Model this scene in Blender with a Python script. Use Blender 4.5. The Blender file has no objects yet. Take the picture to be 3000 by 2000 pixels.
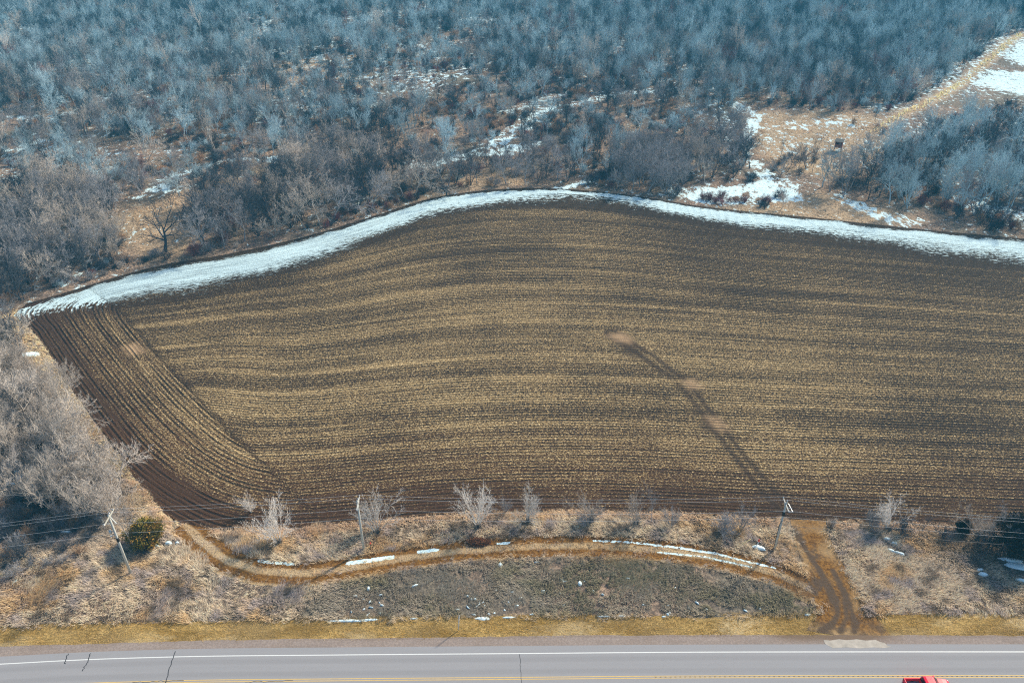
import bpy, math
import numpy as np
from mathutils import Vector, Matrix, Euler
R_ = math.radians
S = bpy.context.scene
COL = S.collection

# ------------------------------------------------------------------ camera, sky, sun, exposure
H = 88.0; PITCH = R_(31.5); F = 2333.0           # flying height, downward tilt, focal length in photo pixels
cam = bpy.data.objects.new('camera', bpy.data.cameras.new('camera')); COL.objects.link(cam)
cam.location = (0, 0, H); cam.rotation_euler = (math.pi/2 - PITCH, 0, 0)
cam.data.sensor_width = 36; cam.data.lens = F/3000*36; cam.data.clip_end = 6000; cam.data.clip_start = 1
S.camera = cam
SUN_EL, SUN_AZ = R_(36), R_(48)                   # azimuth clockwise from +Y
w = bpy.data.worlds.new('World'); S.world = w; w.use_nodes = True
nt = w.node_tree; bg = nt.nodes['Background']; sky = nt.nodes.new('ShaderNodeTexSky')
sky.sky_type = 'NISHITA'; sky.sun_disc = False; sky.sun_elevation = SUN_EL; sky.sun_rotation = SUN_AZ
sky.air_density = 1.3; sky.dust_density = 1.0; sky.ozone_density = 2.0
nt.links.new(sky.outputs[0], bg.inputs[0]); bg.inputs[1].default_value = 0.10
sl = bpy.data.lights.new('sun', 'SUN'); sl.energy = 4.6; sl.angle = R_(4); sl.color = (1, 0.885, 0.70)
so = bpy.data.objects.new('sun', sl); COL.objects.link(so); so.location = (0, 0, 200)
sd = Vector((math.sin(SUN_AZ)*math.cos(SUN_EL), math.cos(SUN_AZ)*math.cos(SUN_EL), math.sin(SUN_EL)))
so.rotation_euler = sd.to_track_quat('Z', 'Y').to_euler()
S.view_settings.view_transform = 'Standard'; S.view_settings.look = 'None'
S.view_settings.exposure = 0.56; S.view_settings.gamma = 1
S.cycles.max_bounces = 5; S.cycles.diffuse_bounces = 3; S.cycles.volume_bounces = 0; S.cycles.transparent_max_bounces = 4
S.cycles.use_denoising = False; S.cycles.filter_width = 1.15
S.cycles.caustics_reflective = False; S.cycles.caustics_refractive = False

# ------------------------------------------------------------------ helpers
CT, ST = math.cos(PITCH), math.sin(PITCH)
def at(px, py, z=0.0):
    """ground point (metres) seen at a photo pixel, on the plane at height z"""
    px = np.asarray(px, float); py = np.asarray(py, float)
    a = (px-1500)/F; b = (py-1000)/F
    dy = CT - b*ST; dz = -ST - b*CT
    t = (z-H)/dz
    return np.stack([a*t, dy*t], -1)
def project(x, y, z=0):
    zc = y*CT + (H-z)*ST
    return 1500 + F*x/zc, 1000 + F*((H-z)*CT - y*ST)/zc
def P(*pts): return at([p[0] for p in pts], [p[1] for p in pts])
def height_at(bx, by, py):
    b = (py-1000)/F
    return H + by*(-ST - b*CT)/(CT - b*ST)
rng = np.random.default_rng(7)

def vnoise(x, y, s, seed=0):
    x = np.asarray(x)/s + 1000.; y = np.asarray(y)/s + 1000.
    ix = np.floor(x).astype(np.int64); iy = np.floor(y).astype(np.int64); fx = x-ix; fy = y-iy
    def h(a, b):
        n = (a*374761393 + b*668265263 + seed*974634777) & 0x7fffffff
        n = ((n ^ (n >> 13))*1274126177) & 0x7fffffff
        return ((n ^ (n >> 16)) & 0xffff)/65535.
    fx = fx*fx*(3-2*fx); fy = fy*fy*(3-2*fy)
    return (h(ix, iy)*(1-fx)+h(ix+1, iy)*fx)*(1-fy) + (h(ix, iy+1)*(1-fx)+h(ix+1, iy+1)*fx)*fy
def fbm(x, y, s, seed=0, o=4):
    t = 0; a = .5; n = 0
    for i in range(o):
        t = t + a*vnoise(x, y, s/2**i, seed+i*17); n += a; a *= .5
    return t/n
def sstep(a, b, x): t = np.clip((x-a)/(b-a), 0, 1); return t*t*(3-2*t)
def dist_poly(x, y, pts, closed=False):
    d = np.full(np.shape(x), 1e9); n = len(pts)
    for i in range(n if closed else n-1):
        a = pts[i]; b = pts[(i+1) % n]; ab = b-a
        t = np.clip(((x-a[0])*ab[0]+(y-a[1])*ab[1])/(ab@ab), 0, 1)
        d = np.minimum(d, np.hypot(x-a[0]-t*ab[0], y-a[1]-t*ab[1]))
    return d
def inside(x, y, poly):
    c = np.zeros(np.shape(x), bool); n = len(poly); j = n-1
    for i in range(n):
        xi, yi = poly[i]; xj, yj = poly[j]
        c ^= ((yi > y) != (yj > y)) & (x < (xj-xi)*(y-yi)/(yj-yi+1e-12)+xi)
        j = i
    return c
def soft_in(x, y, poly, w):
    d = dist_poly(x, y, poly, True); s = np.where(inside(x, y, poly), d, -d)
    return sstep(-w, w, s)

def mesh_np(name, V, Fc, attrs=None, smooth=False, uv=None):
    V = np.asarray(V, np.float32); Fc = np.asarray(Fc, np.int32); k = Fc.shape[1]
    me = bpy.data.meshes.new(name)
    me.vertices.add(len(V)); me.vertices.foreach_set('co', V.ravel())
    me.loops.add(Fc.size); me.loops.foreach_set('vertex_index', Fc.ravel())
    me.polygons.add(len(Fc)); me.polygons.foreach_set('loop_start', np.arange(0, Fc.size, k, dtype=np.int32))
    me.update(calc_edges=True)
    me.polygons.foreach_set('use_smooth', np.full(len(Fc), smooth))
    for k_, (typ, arr) in (attrs or {}).items():
        dom = 'POINT' if len(arr) == len(V) else 'FACE'
        a = me.attributes.new(k_, typ, dom)
        if typ == 'FLOAT': a.data.foreach_set('value', np.asarray(arr, np.float32).ravel())
        elif typ == 'FLOAT_COLOR': a.data.foreach_set('color', np.asarray(arr, np.float32).ravel())
        elif typ == 'FLOAT_VECTOR': a.data.foreach_set('vector', np.asarray(arr, np.float32).ravel())
        elif typ == 'INT': a.data.foreach_set('value', np.asarray(arr, np.int32).ravel())
    return me
def obj(name, me, mat=None, parent=None, loc=None, **props):
    o = bpy.data.objects.new(name, me); COL.objects.link(o)
    if mat is not None and me is not None: me.materials.append(mat)
    if parent is not None: o.parent = parent
    if loc is not None: o.location = loc
    for k, v in props.items(): o[k] = v
    return o
def grid_faces(nu, nv):
    i = np.arange(nu*nv).reshape(nu, nv)
    return np.stack([i[:-1, :-1], i[1:, :-1], i[1:, 1:], i[:-1, 1:]], -1).reshape(-1, 4)

class MB:
    """collects shaped pieces into one mesh"""
    def __init__(s): s.v = []; s.f = []; s.n = 0
    def add(s, V, Fs):
        s.v += [tuple(map(float, p)) for p in V]; s.f += [tuple(int(i)+s.n for i in f) for f in Fs]; s.n += len(V)
    def box(s, c, d, taper=1.0, rot=None):
        x, y, z = d[0]/2, d[1]/2, d[2]/2; q = []
        for sz, k in ((-1, 1.0), (1, taper)):
            for sx, sy in ((-1, -1), (1, -1), (1, 1), (-1, 1)):
                p = Vector((sx*x*k, sy*y*k, sz*z))
                if rot: p = rot @ p
                q.append(p+Vector(c))
        s.add(q, [(3, 2, 1, 0), (4, 5, 6, 7), (0, 1, 5, 4), (1, 2, 6, 5), (2, 3, 7, 6), (3, 0, 4, 7)])
    def tube(s, pts, rad, n=8, cap=True):
        pts = [Vector(p) for p in pts]
        if not hasattr(rad, '__len__'): rad = [rad]*len(pts)
        V = []; Fs = []
        for i, p in enumerate(pts):
            d = (pts[min(i+1, len(pts)-1)]-pts[max(i-1, 0)]).normalized()
            a = d.orthogonal().normalized() if i == 0 else (a - d*a.dot(d)).normalized()
            b = d.cross(a)
            for k in range(n):
                t = 2*math.pi*k/n; V.append(p+(a*math.cos(t)+b*math.sin(t))*rad[i])
        for i in range(len(pts)-1):
            for k in range(n): Fs.append((i*n+k, i*n+(k+1) % n, (i+1)*n+(k+1) % n, (i+1)*n+k))
        if cap: Fs.append(tuple(range(n-1, -1, -1))); Fs.append(tuple(range((len(pts)-1)*n, len(pts)*n)))
        s.add(V, Fs)
    def prism(s, prof, y0, y1, inset=0.0):
        """profile in x,z extruded along y; 'inset' pulls the y1 end towards the profile's middle"""
        n = len(prof); V = [(x, y0, z) for x, z in prof]+[(x, y1, z) for x, z in prof]
        Fs = [(i, (i+1) % n, n+(i+1) % n, n+i) for i in range(n)] + [tuple(range(n-1, -1, -1)), tuple(range(n, 2*n))]
        s.add(V, Fs)
    def build(s, name, mat, parent=None, smooth=False, bevel=0, **kw):
        me = bpy.data.meshes.new(name); me.from_pydata(s.v, [], s.f); me.update()
        import bmesh
        bm = bmesh.new(); bm.from_mesh(me); bmesh.ops.recalc_face_normals(bm, faces=bm.faces)
        if bevel: bmesh.ops.bevel(bm, geom=[e for e in bm.edges if len(e.link_faces) == 2 and e.calc_face_angle(0) > 0.5], offset=bevel, segments=2, affect='EDGES', profile=.6)
        for f in bm.faces: f.smooth = smooth
        bm.to_mesh(me); bm.free()
        return obj(name, me, mat, parent, **kw)

# ------------------------------------------------------------------ materials
class NT:
    def __init__(s, name, rough=0.9):
        s.m = bpy.data.materials.new(name); s.m.use_nodes = True; s.t = s.m.node_tree
        s.b = s.t.nodes['Principled BSDF']; s.b.inputs['Roughness'].default_value = rough
        s.b.inputs['Specular IOR Level'].default_value = 0.2
    def n(s, t, **kw):
        o = s.t.nodes.new(t)
        for k, v in kw.items(): setattr(o, k, v)
        return o
    def l(s, a, b): s.t.links.new(a, b)
    def put(s, sock, v):
        if isinstance(v, bpy.types.NodeSocket): s.l(v, sock)
        elif v is not None:
            if sock.type == 'RGBA' and len(v) == 3: v = (*v, 1)
            sock.default_value = v
    def math(s, op, a, b=None, c=None, clamp=False):
        o = s.n('ShaderNodeMath', operation=op, use_clamp=clamp)
        for i, v in enumerate((a, b, c)): s.put(o.inputs[i], v)
        return o.outputs[0]
    def mix(s, f, a, b, mode='MIX'):
        o = s.n('ShaderNodeMix', data_type='RGBA', blend_type=mode); s.put(o.inputs[0], f); s.put(o.inputs[6], a); s.put(o.inputs[7], b); return o.outputs[2]
    def pos(s, scale=(1, 1, 1)):
        g = s.n('ShaderNodeNewGeometry').outputs['Position']
        if scale == (1, 1, 1): return g
        v = s.n('ShaderNodeVectorMath', operation='MULTIPLY'); s.l(g, v.inputs[0]); v.inputs[1].default_value = scale; return v.outputs[0]
    def noise(s, scale, detail=3, vec=None, rough=.6, dist=0):
        o = s.n('ShaderNodeTexNoise'); o.inputs['Scale'].default_value = scale; o.inputs['Detail'].default_value = detail
        o.inputs['Roughness'].default_value = rough; o.inputs['Distortion'].default_value = dist
        s.l(vec if vec is not None else s.pos(), o.inputs['Vector']); return o.outputs['Fac']
    def attr(s, name, kind='Fac'):
        return s.n('ShaderNodeAttribute', attribute_name=name).outputs[kind]
    def step(s, v, a, b):
        o = s.n('ShaderNodeMapRange', interpolation_type='SMOOTHSTEP'); s.put(o.inputs[0], v)
        o.inputs[1].default_value = a; o.inputs[2].default_value = b; return o.outputs[0]
    def ramp(s, v, stops):
        o = s.n('ShaderNodeValToRGB'); s.put(o.inputs[0], v); e = o.color_ramp.elements
        while len(e) < len(stops): e.new(0.5)
        for i, (p, c) in enumerate(stops): e[i].position = p; e[i].color = (*c, 1)
        return o.outputs[0]
    def bump(s, h, strength=.5, dist=.1):
        o = s.n('ShaderNodeBump'); o.inputs['Strength'].default_value = strength; o.inputs['Distance'].default_value = dist
        s.l(h, o.inputs['Height']); s.l(o.outputs[0], s.b.inputs['Normal'])
    def out(s, col, rough=None):
        s.put(s.b.inputs['Base Color'], col)
        if rough is not None: s.put(s.b.inputs['Roughness'], rough)
        return s.m

def plain(name, c, rough=.7, var=.15, scale=6, metal=0, spec=.3):
    t = NT(name, rough); n = t.noise(scale, 4, t.n('ShaderNodeTexCoord').outputs['Object'])
    t.b.inputs['Metallic'].default_value = metal; t.b.inputs['Specular IOR Level'].default_value = spec
    return t.out(t.mix(n, tuple(x*(1-var) for x in c), tuple(min(1, x*(1+var)) for x in c)))

SNOW_SHADE_BLUE = (0.70, 0.93, 1.0)  # blue of the tree shade is mixed into the snow's own colour
def mat_ground():
    t = NT('ground_litter', 1.0)
    big = t.noise(.05, 4); mid = t.noise(.35, 4); fine = t.noise(1.6, 4, rough=.75)
    c = t.mix(t.step(mid, .3, .7), (.22, .155, .115), (.50, .36, .26))
    c = t.mix(t.step(big, .42, .62), c, (.23, .20, .15))
    c = t.mix(t.step(fine, .44, .62), t.mix(.65, c, (.06, .05, .045)), c)
    c = t.mix(t.math('MULTIPLY', t.attr('tan'), .8), c, t.mix(t.step(fine, .35, .65), (.27, .19, .11), (.64, .48, .31)))
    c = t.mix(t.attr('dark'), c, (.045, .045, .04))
    sn = t.math('ADD', t.attr('snow'), t.math('MULTIPLY', t.math('SUBTRACT', t.noise(.5, 6, t.pos((1, .6, 1)), rough=.78), .5), 2.6))
    f = t.step(sn, .52, .60)
    t.bump(t.math('ADD', fine, t.math('MULTIPLY', mid, 1.5)), .8, .5)
    return t.out(t.mix(f, c, SNOW_SHADE_BLUE))
def mat_field():
    t = NT('ploughed_soil', 1.0)
    R = t.attr('row'); U = t.attr('along')
    snow = t.attr('snow'); track = t.attr('track'); bald = t.attr('bald'); head = t.attr('head'); red = t.attr('red')
    cv = t.n('ShaderNodeCombineXYZ'); t.l(t.math('MULTIPLY', U, .55), cv.inputs[0]); t.l(R, cv.inputs[1])
    rv = cv.outputs[0]
    wob = t.math('MULTIPLY', t.math('SUBTRACT', t.noise(.35, 2, rv), .5), .22)
    ck = t.n('ShaderNodeCombineXYZ'); t.l(t.math('MULTIPLY', U, .06), ck.inputs[0]); t.l(t.math('MULTIPLY', R, .7), ck.inputs[1])
    amp = t.step(t.noise(1.0, 3, ck.outputs[0], .7), .36, .62)
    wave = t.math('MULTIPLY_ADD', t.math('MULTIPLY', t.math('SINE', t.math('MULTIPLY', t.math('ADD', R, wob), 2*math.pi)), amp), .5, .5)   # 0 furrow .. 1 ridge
    cb = t.n('ShaderNodeCombineXYZ'); t.l(t.math('MULTIPLY', U, .018), cb.inputs[0]); t.l(R, cb.inputs[1])
    band = t.noise(.17, 4, cb.outputs[0], .65)                    # strips of thicker or thinner stubble
    patch = t.noise(.030, 3)
    rowvar = t.noise(1.0, 1, cb.outputs[0])
    speck = t.noise(4.2, 4, t.pos((.7, 1.1, 1)), .85); speck2 = t.noise(5.0, 2, rv, .7)
    soil = t.mix(patch, (.016, .012, .010), (.040, .025, .014))
    soil = t.mix(red, soil, (.068, .029, .012))
    soil = t.mix(t.step(speck2, .35, .7), soil, t.mix(.4, soil, (.12, .075, .045)))
    straw = t.ramp(t.noise(3.3, 3, rough=.8), [(.3, (.17, .10, .04)), (.45, (.42, .28, .12)), (.60, (.80, .61, .33)), (.72, (.94, .84, .60))])
    cover = t.math('ADD', t.math('MULTIPLY', t.math('SUBTRACT', band, .5), 1.5), t.math('MULTIPLY', t.math('SUBTRACT', patch, .5), .8))
    cover = t.math('ADD', cover, t.math('MULTIPLY', t.math('SUBTRACT', rowvar, .5), .6))
    cover = t.math('ADD', cover, t.math('MULTIPLY', t.math('SUBTRACT', wave, .5), .22))
    cover = t.math('SUBTRACT', cover, t.attr('thin'))
    cover = t.math('ADD', cover, t.math('MULTIPLY', t.math('SUBTRACT', speck, .5), 5.6))
    f = t.step(cover, .10, .6)
    c = t.mix(f, soil, straw)
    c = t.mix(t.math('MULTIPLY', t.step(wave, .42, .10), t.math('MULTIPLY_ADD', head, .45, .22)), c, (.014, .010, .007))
    c = t.mix(t.math('MULTIPLY', track, .9), c, t.mix(speck, (.022, .014, .010), (.085, .052, .034)))
    c = t.mix(bald, c, t.mix(speck, (.30, .19, .10), (.62, .42, .25)))
    sv = t.math('ADD', snow, t.math('MULTIPLY', t.math('SUBTRACT', wave, .5), -.40))
    sv = t.math('ADD', sv, t.math('MULTIPLY', t.math('SUBTRACT', speck, .5), .7))
    sv = t.math('ADD', sv, t.math('MULTIPLY', t.math('SUBTRACT', t.noise(1.1, 5, rv, .75), .5), 2.3))
    c = t.mix(t.math('MULTIPLY', t.step(sv, .5, .6), t.step(snow, .04, .12)), c, SNOW_SHADE_BLUE)
    t.bump(t.math('ADD', t.math('MULTIPLY', wave, 1.2), t.math('MULTIPLY', speck, 1.1)), 1.0, .34)
    return t.out(c)
def mat_asphalt():
    t = NT('asphalt', .9); v = t.pos((.05, 1.0, 1)); n = t.noise(1.3, 3, v); f = t.noise(4, 4, rough=.8); b = t.noise(.08, 2)
    c = t.mix(n, (.235, .24, .26), (.30, .30, .32)); c = t.mix(t.math('MULTIPLY', t.step(t.attr('lane'), .2, .9), .45), c, (.19, .19, .205))
    c = t.mix(t.math('MULTIPLY', f, .35), c, (.36, .355, .36)); c = t.mix(t.math('MULTIPLY', b, .3), c, (.28, .265, .27))
    t.bump(f, .1, .02); return t.out(c)
def mat_gravel():
    t = NT('shoulder_gravel', 1.0); n = t.noise(.6, 4, t.pos((.25, 1, 1))); f = t.noise(3.5, 5, rough=.8)
    c = t.mix(n, (.24, .19, .165), (.40, .335, .30)); c = t.mix(t.step(f, .4, .65), t.mix(.4, c, (.12, .09, .08)), c)
    c = t.mix(t.attr('mud'), c, t.mix(f, (.11, .075, .05), (.24, .17, .12)))
    t.bump(f, .5, .08); return t.out(c)
def mat_verge():
    t = NT('mown_grass', 1.0); n = t.noise(.35, 4, t.pos((.5, 1.2, 1))); f = t.noise(2.4, 5, t.pos((.7, 1.3, 1)), .8); g = t.noise(.12, 2)
    c = t.mix(t.step(n, .35, .65), (.32, .195, .05), (.60, .41, .15)); c = t.mix(t.step(f, .42, .62), t.mix(.6, c, (.09, .065, .018)), c)
    c = t.mix(t.math('MULTIPLY', t.step(g, .42, .62), .6), c, (.24, .165, .07)); c = t.mix(t.math('MULTIPLY', t.step(t.noise(.2, 4, t.pos((.4, 1, 1))), .52, .7), .6), c, (.62, .50, .30))
    t.bump(f, .9, .25); return t.out(c)
def mat_track():
    t = NT('track_dirt', 1.0); f = t.noise(2.2, 5, rough=.8); n = t.noise(.5, 3); rut = t.attr('rut'); sn = t.attr('snow'); mud = t.attr('mud')
    c = t.mix(f, (.34, .24, .125), (.58, .44, .26))
    c = t.mix(rut, c, t.mix(t.step(f, .36, .64), (.085, .036, .008), (.27, .135, .030)))
    c = t.mix(t.math('MULTIPLY', mud, t.step(t.math('ADD', t.math('MULTIPLY', n, .6), mud), .35, .75)), c, t.mix(f, (.05, .033, .02), (.14, .092, .058)))
    sv = t.math('ADD', sn, t.math('MULTIPLY', t.math('SUBTRACT', t.noise(1.6, 5, rough=.75), .5), 2.0))
    c = t.mix(t.step(sv, .55, .65), c, SNOW_SHADE_BLUE)
    t.bump(f, .8, .15); return t.out(c)
def mat_blade():
    t = NT('dry_blades', .95); c = t.attr('col', 'Color'); t.b.inputs['Specular IOR Level'].default_value = .1
    tr_ = t.n('ShaderNodeBsdfTranslucent'); t.l(c, tr_.inputs[0]); mx = t.n('ShaderNodeMixShader'); mx.inputs[0].default_value = .35
    t.l(t.b.outputs[0], mx.inputs[1]); t.l(tr_.outputs[0], mx.inputs[2]); t.l(mx.outputs[0], t.t.nodes['Material Output'].inputs['Surface'])
    return t.out(c)
def mat_bark(name='bark', tint=(.3, .3, .3)):
    t = NT(name, 1.0); oi = t.n('ShaderNodeObjectInfo'); n = t.noise(1.2, 3)
    c = t.mix(n, tuple(a*b for a, b in zip(tint, (.72, .72, .74))), tuple(min(1, a*b) for a, b in zip(tint, (1.25, 1.22, 1.18))))
    r = t.math('MULTIPLY_ADD', oi.outputs['Random'], .5, .75)
    cc = t.n('ShaderNodeCombineColor'); [t.l(r, cc.inputs[i]) for i in range(3)]
    t.b.inputs['Specular IOR Level'].default_value = .05
    return t.out(t.mix(1, c, cc.outputs[0], 'MULTIPLY'))

M = dict(ground=mat_ground(), field=mat_field(), asphalt=mat_asphalt(), gravel=mat_gravel(), verge=mat_verge(),
         track=mat_track(), blade=mat_blade(), bark=mat_bark(),
         white=plain('road_white', (.66, .68, .68), .6, .08, 2), yellow=plain('road_yellow', (.62, .43, .15), .7, .2, 2),
         crack=plain('crack_sealant', (.05, .05, .055), .5), polewood=plain('grey_pole_wood', (.52, .52, .48), .8, .2, 3),
         metal=plain('galvanised', (.50, .53, .55), .4, .1, 5, .5), insul=plain('insulator', (.50, .52, .54), .3),
         wire=plain('wire_alloy', (.62, .64, .66), .5, .05), red=plain('red_paint', (.80, .008, .05), .42, .04, 3, 0, .25),
         glass=plain('dark_glass', (.015, .018, .02), .1, .1, 3, 0, .6), rubber=plain('rubber', (.02, .02, .02), .85),
         chrome=plain('chrome', (.6, .6, .6), .2, .05, 3, .9), lamp=plain('lamp_lens', (.8, .8, .75), .2), lampred=plain('red_lens', (.35, .01, .01), .3),
         liner=plain('bed_liner', (.20, .22, .24), .8), black=plain('black_band', (.02, .02, .02), .7),
         wood_old=plain('weathered_red_board', (.20, .07, .05), .9, .3, 4), wood_grey=plain('weathered_board', (.10, .11, .11), .9, .3, 4),
         lumber=plain('pale_lumber', (.52, .50, .42), .8), orange=plain('orange_plastic', (.75, .10, .04), .6, .1),
         whiteplastic=plain('white_plastic', (.72, .74, .76), .5, .05), yellowplastic=plain('yellow_plastic', (.66, .56, .26), .6, .1),
         patch=plain('pale_limestone', (.40, .365, .32), .95, .45, 1.1), snow=None, rust=plain('rust_steel', (.10, .05, .03), .8, .4))
t = NT('snow_cover', .6); nn = t.noise(2, 4); t.bump(nn, .4, .15); M['snow'] = t.out(t.mix(nn, SNOW_SHADE_BLUE, (.80, .90, .95)))

# ------------------------------------------------------------------ terrain heights
def curve_y(pts, x):
    q = P(*pts); o = np.argsort(q[:, 0]); xs, ys = q[o, 0], q[o, 1]
    # smooth interpolation (Catmull-like through cubic Hermite)
    m = np.gradient(ys, xs); i = np.clip(np.searchsorted(xs, x)-1, 0, len(xs)-2)
    h = xs[i+1]-xs[i]; tt = np.clip((x-xs[i])/h, -.0, 1.0); u = (x-xs[i])/h
    y = (2*tt**3-3*tt**2+1)*ys[i]+(tt**3-2*tt**2+tt)*h*m[i]+(-2*tt**3+3*tt**2)*ys[i+1]+(tt**3-tt**2)*h*m[i+1]
    y = np.where(u < 0, ys[0]+(x-xs[0])*m[0], y); y = np.where(u > 1, ys[-1]+(x-xs[-1])*m[-1], y)
    return y
TOP = [(20, 905), (120, 878), (420, 790), (700, 738), (900, 692), (1100, 632), (1250, 585), (1400, 560), (1600, 552), (1850, 573), (2050, 604), (2400, 640), (2700, 672), (3000, 700)]
BOT = [(500, 1522), (600, 1545), (800, 1548), (1050, 1528), (1300, 1506), (1600, 1496), (1900, 1500), (2300, 1520), (2600, 1530), (3000, 1545)]
LEFT = [(40, 925), (100, 975), (200, 1125), (300, 1265), (400, 1405), (500, 1522)]
y_top = lambda x: curve_y(TOP, x)
y_bot = lambda x: curve_y(BOT, x)
y_left = lambda x: curve_y(LEFT, x)
LQ = P(*LEFT); XL0 = LQ[0, 0]; XBL = LQ[-1, 0]
def y_low(x): return np.where(x < XBL, np.minimum(y_left(x), y_top(x)-.2), y_bot(x))
def in_field(x, y): return (x > XL0) & (y > y_low(x)) & (y < y_top(x))
def woods_h(x, y):
    back = sstep(0, 60, y - np.where(x < XL0, 160, y_top(x)) - 25)
    return back*(fbm(x, y, 75, 3, 3)-.5)*7.0
SNOWLINES = [(P((1215, 485), (1290, 478), (1380, 450), (1480, 445), (1570, 425)), 3.2, .62), (P((1430, 435), (1500, 395), (1600, 330), (1700, 300), (1830, 270), (2000, 268)), 3.5, .5),
             (P((2150, 300), (2215, 330), (2185, 400), (2195, 450), (2240, 500), (2250, 520)), 2.2, .6), (P((2120, 330), (2160, 400)), 4, .35),
             (P((2010, 560), (2110, 590), (2230, 580), (2300, 545)), 4.5, .5), (P((1620, 560), (1740, 525)), 1.8, .7),
             (P((0, 448), (90, 432), (150, 405)), 2.2, .6), (P((0, 350), (160, 350), (300, 300), (420, 272), (600, 232)), 2.5, .42), (P((440, 565), (540, 510), (700, 470), (880, 480)), 3, .5),
             (P((540, 505), (640, 488)), 3.5, .5), (P((760, 85), (900, 70), (1000, 62)), 14, .4), (P((1370, 58), (1450, 55)), 8, .5), (P((1080, 310), (1180, 280), (1400, 200)), 3, .4),
             (P((1500, 330), (1640, 278)), 5, .4), (P((2050, 230), (2200, 260)), 5, .3), (P((1560, 560), (1300, 570)), 1.5, .3),
             (P((2460, 575), (2560, 620), (2640, 640)), 4, .42), (P((2880, 600), (3000, 640)), 6, .45), (P((350, 585), (480, 570), (560, 545)), 2, .4), (P((0, 690), (90, 680)), 2.5, .45), (P((0, 912), (35, 895)), 1.5, .6),
             (P((2330, 360), (2470, 370)), 5, .45), (P((2600, 330), (2840, 180), (2960, 110)), 6, .35), (P((2840, 0), (2950, 55)), 10, .45), (P((0, 460), (300, 395)), 3, .25)]
SNOWPOLY = [(P((1990, 580), (2060, 548), (2160, 545), (2250, 520), (2330, 560), (2370, 590), (2260, 595), (2200, 560), (2110, 598), (2050, 596)), 2, .62), (P((2450, 575), (2520, 590), (2640, 640), (2600, 650), (2500, 618)), 2, .5), (P((2860, 590), (3020, 620), (3020, 680), (2900, 650)), 2.5, .5), (P((1215, 490), (1300, 470), (1300, 480), (1230, 505)), 2, .7), (P((2830, 230), (2890, 198), (3100, 205), (3100, 300), (2950, 262)), 7, .62), (P((2920, 165), (3010, 110), (3100, 80), (3100, 200), (2990, 190)), 8, .62), (P((2900, 430), (3000, 310), (3120, 320), (3120, 420), (3000, 430)), 4, .45)]
TANPOLY = [P((340, 640), (560, 560), (760, 500), (830, 520), (600, 600), (560, 740), (420, 770)), P((2200, 320), (2560, 350), (2640, 430), (2500, 520), (2300, 500), (2230, 440)),
           P((1590, 590), (1700, 560), (1860, 590), (1800, 605)), P((2050, 630), (2400, 560), (2700, 650), (2500, 660), (2100, 612)), P((780, 180), (1050, 160), (1100, 260), (850, 290)),
           P((1350, 560), (1180, 600), (1420, 500), (1560, 540))]
YELLOWLINE = P((2560, 400), (2650, 345), (2750, 285), (2850, 210), (2990, 108))
def snow_at(x, y):
    s = .31 + .36*(fbm(x, y, 40, 11, 3)-.5) + .12*sstep(260, 500, y) + .05*sstep(500, 600, y)
    for ln, wd, am in SNOWLINES:
        s = np.maximum(s, .22+am*.70*(1-sstep(wd*.3, wd*2.0, dist_poly(x, y, ln)+2.0*(fbm(x, y, 9, 71)-.5)*wd)))
    for pl, wd, am in SNOWPOLY: s = np.maximum(s, am*soft_in(x, y, pl, wd)+.15)
    near = 1-sstep(90, 112, y - .0*x)
    s = s - .4*np.where((y < 150), 1, 0)*(x > -70) - .15*np.where((y < 150) & (x <= -70), 1, 0)
    return s
gx = np.concatenate([np.linspace(-1500, -440, 40)[:-1], np.arange(-440, 440.1, 1.4), np.linspace(440, 1500, 40)[1:]])
gy = np.concatenate([np.linspace(-200, 40, 14)[:-1], np.arange(40, 260, 1.0), np.arange(260, 760, 1.6), np.linspace(760, 1500, 40)])
X, Y = np.meshgrid(gx, gy, indexing='ij'); Z = woods_h(X, Y)
tan = np.zeros_like(X)
for pl in TANPOLY: tan = np.maximum(tan, soft_in(X, Y, pl, 4))
tan = np.maximum(tan, (1-sstep(1.5, 4.5, dist_poly(X, Y, YELLOWLINE)))*1.0)
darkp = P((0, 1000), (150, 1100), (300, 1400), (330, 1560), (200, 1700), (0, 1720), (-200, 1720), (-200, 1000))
dark = .75*soft_in(X, Y, darkp, 3)*sstep(.35, .6, fbm(X, Y, 9, 5)) + .5*soft_in(X, Y, P((2900, 1560), (3100, 1500), (3100, 1700), (2940, 1680)), 2)  # last term paints the right-hand cedar's shade onto the ground
sn = snow_at(X, Y)
sn = sn + .55*soft_in(X, Y, P((2930, 1600), (3060, 1590), (3080, 1700), (2960, 1690)), 1.5) + .35*soft_in(X, Y, P((0, 1360), (90, 1370), (60, 1440), (0, 1430)), 1.5)
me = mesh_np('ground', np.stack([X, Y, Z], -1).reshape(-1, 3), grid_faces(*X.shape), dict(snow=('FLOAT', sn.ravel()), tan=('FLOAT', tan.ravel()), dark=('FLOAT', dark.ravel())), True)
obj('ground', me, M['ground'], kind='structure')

# ------------------------------------------------------------------ field
xs = np.concatenate([np.arange(XL0, XBL, .28), np.arange(XBL, 215, .45)]); vs = np.linspace(0, 1, 300)
X, Vv = np.meshgrid(xs, vs, indexing='ij'); lo = y_low(X); hi = y_top(X); Y = lo+(hi-lo)*Vv
yb = y_bot(np.maximum(X, -60)) + np.where(X < -60, 0, 0); yt = hi; xe = np.minimum(X+60, 0)
vm = np.clip((Y-yb)/(np.maximum(yt-yb, 5)), -1, 1)
Dl = dist_poly(X, Y, np.r_[LQ, [LQ[-1]+(LQ[-1]-LQ[-3])*1.6]])
spacing = .80
D_ = np.maximum(yt-yb, 20); k0 = D_*1.0/spacing; Rm = k0*vm+(165-k0)*vm*np.abs(vm)
Rt = (yt-Y)
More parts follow.
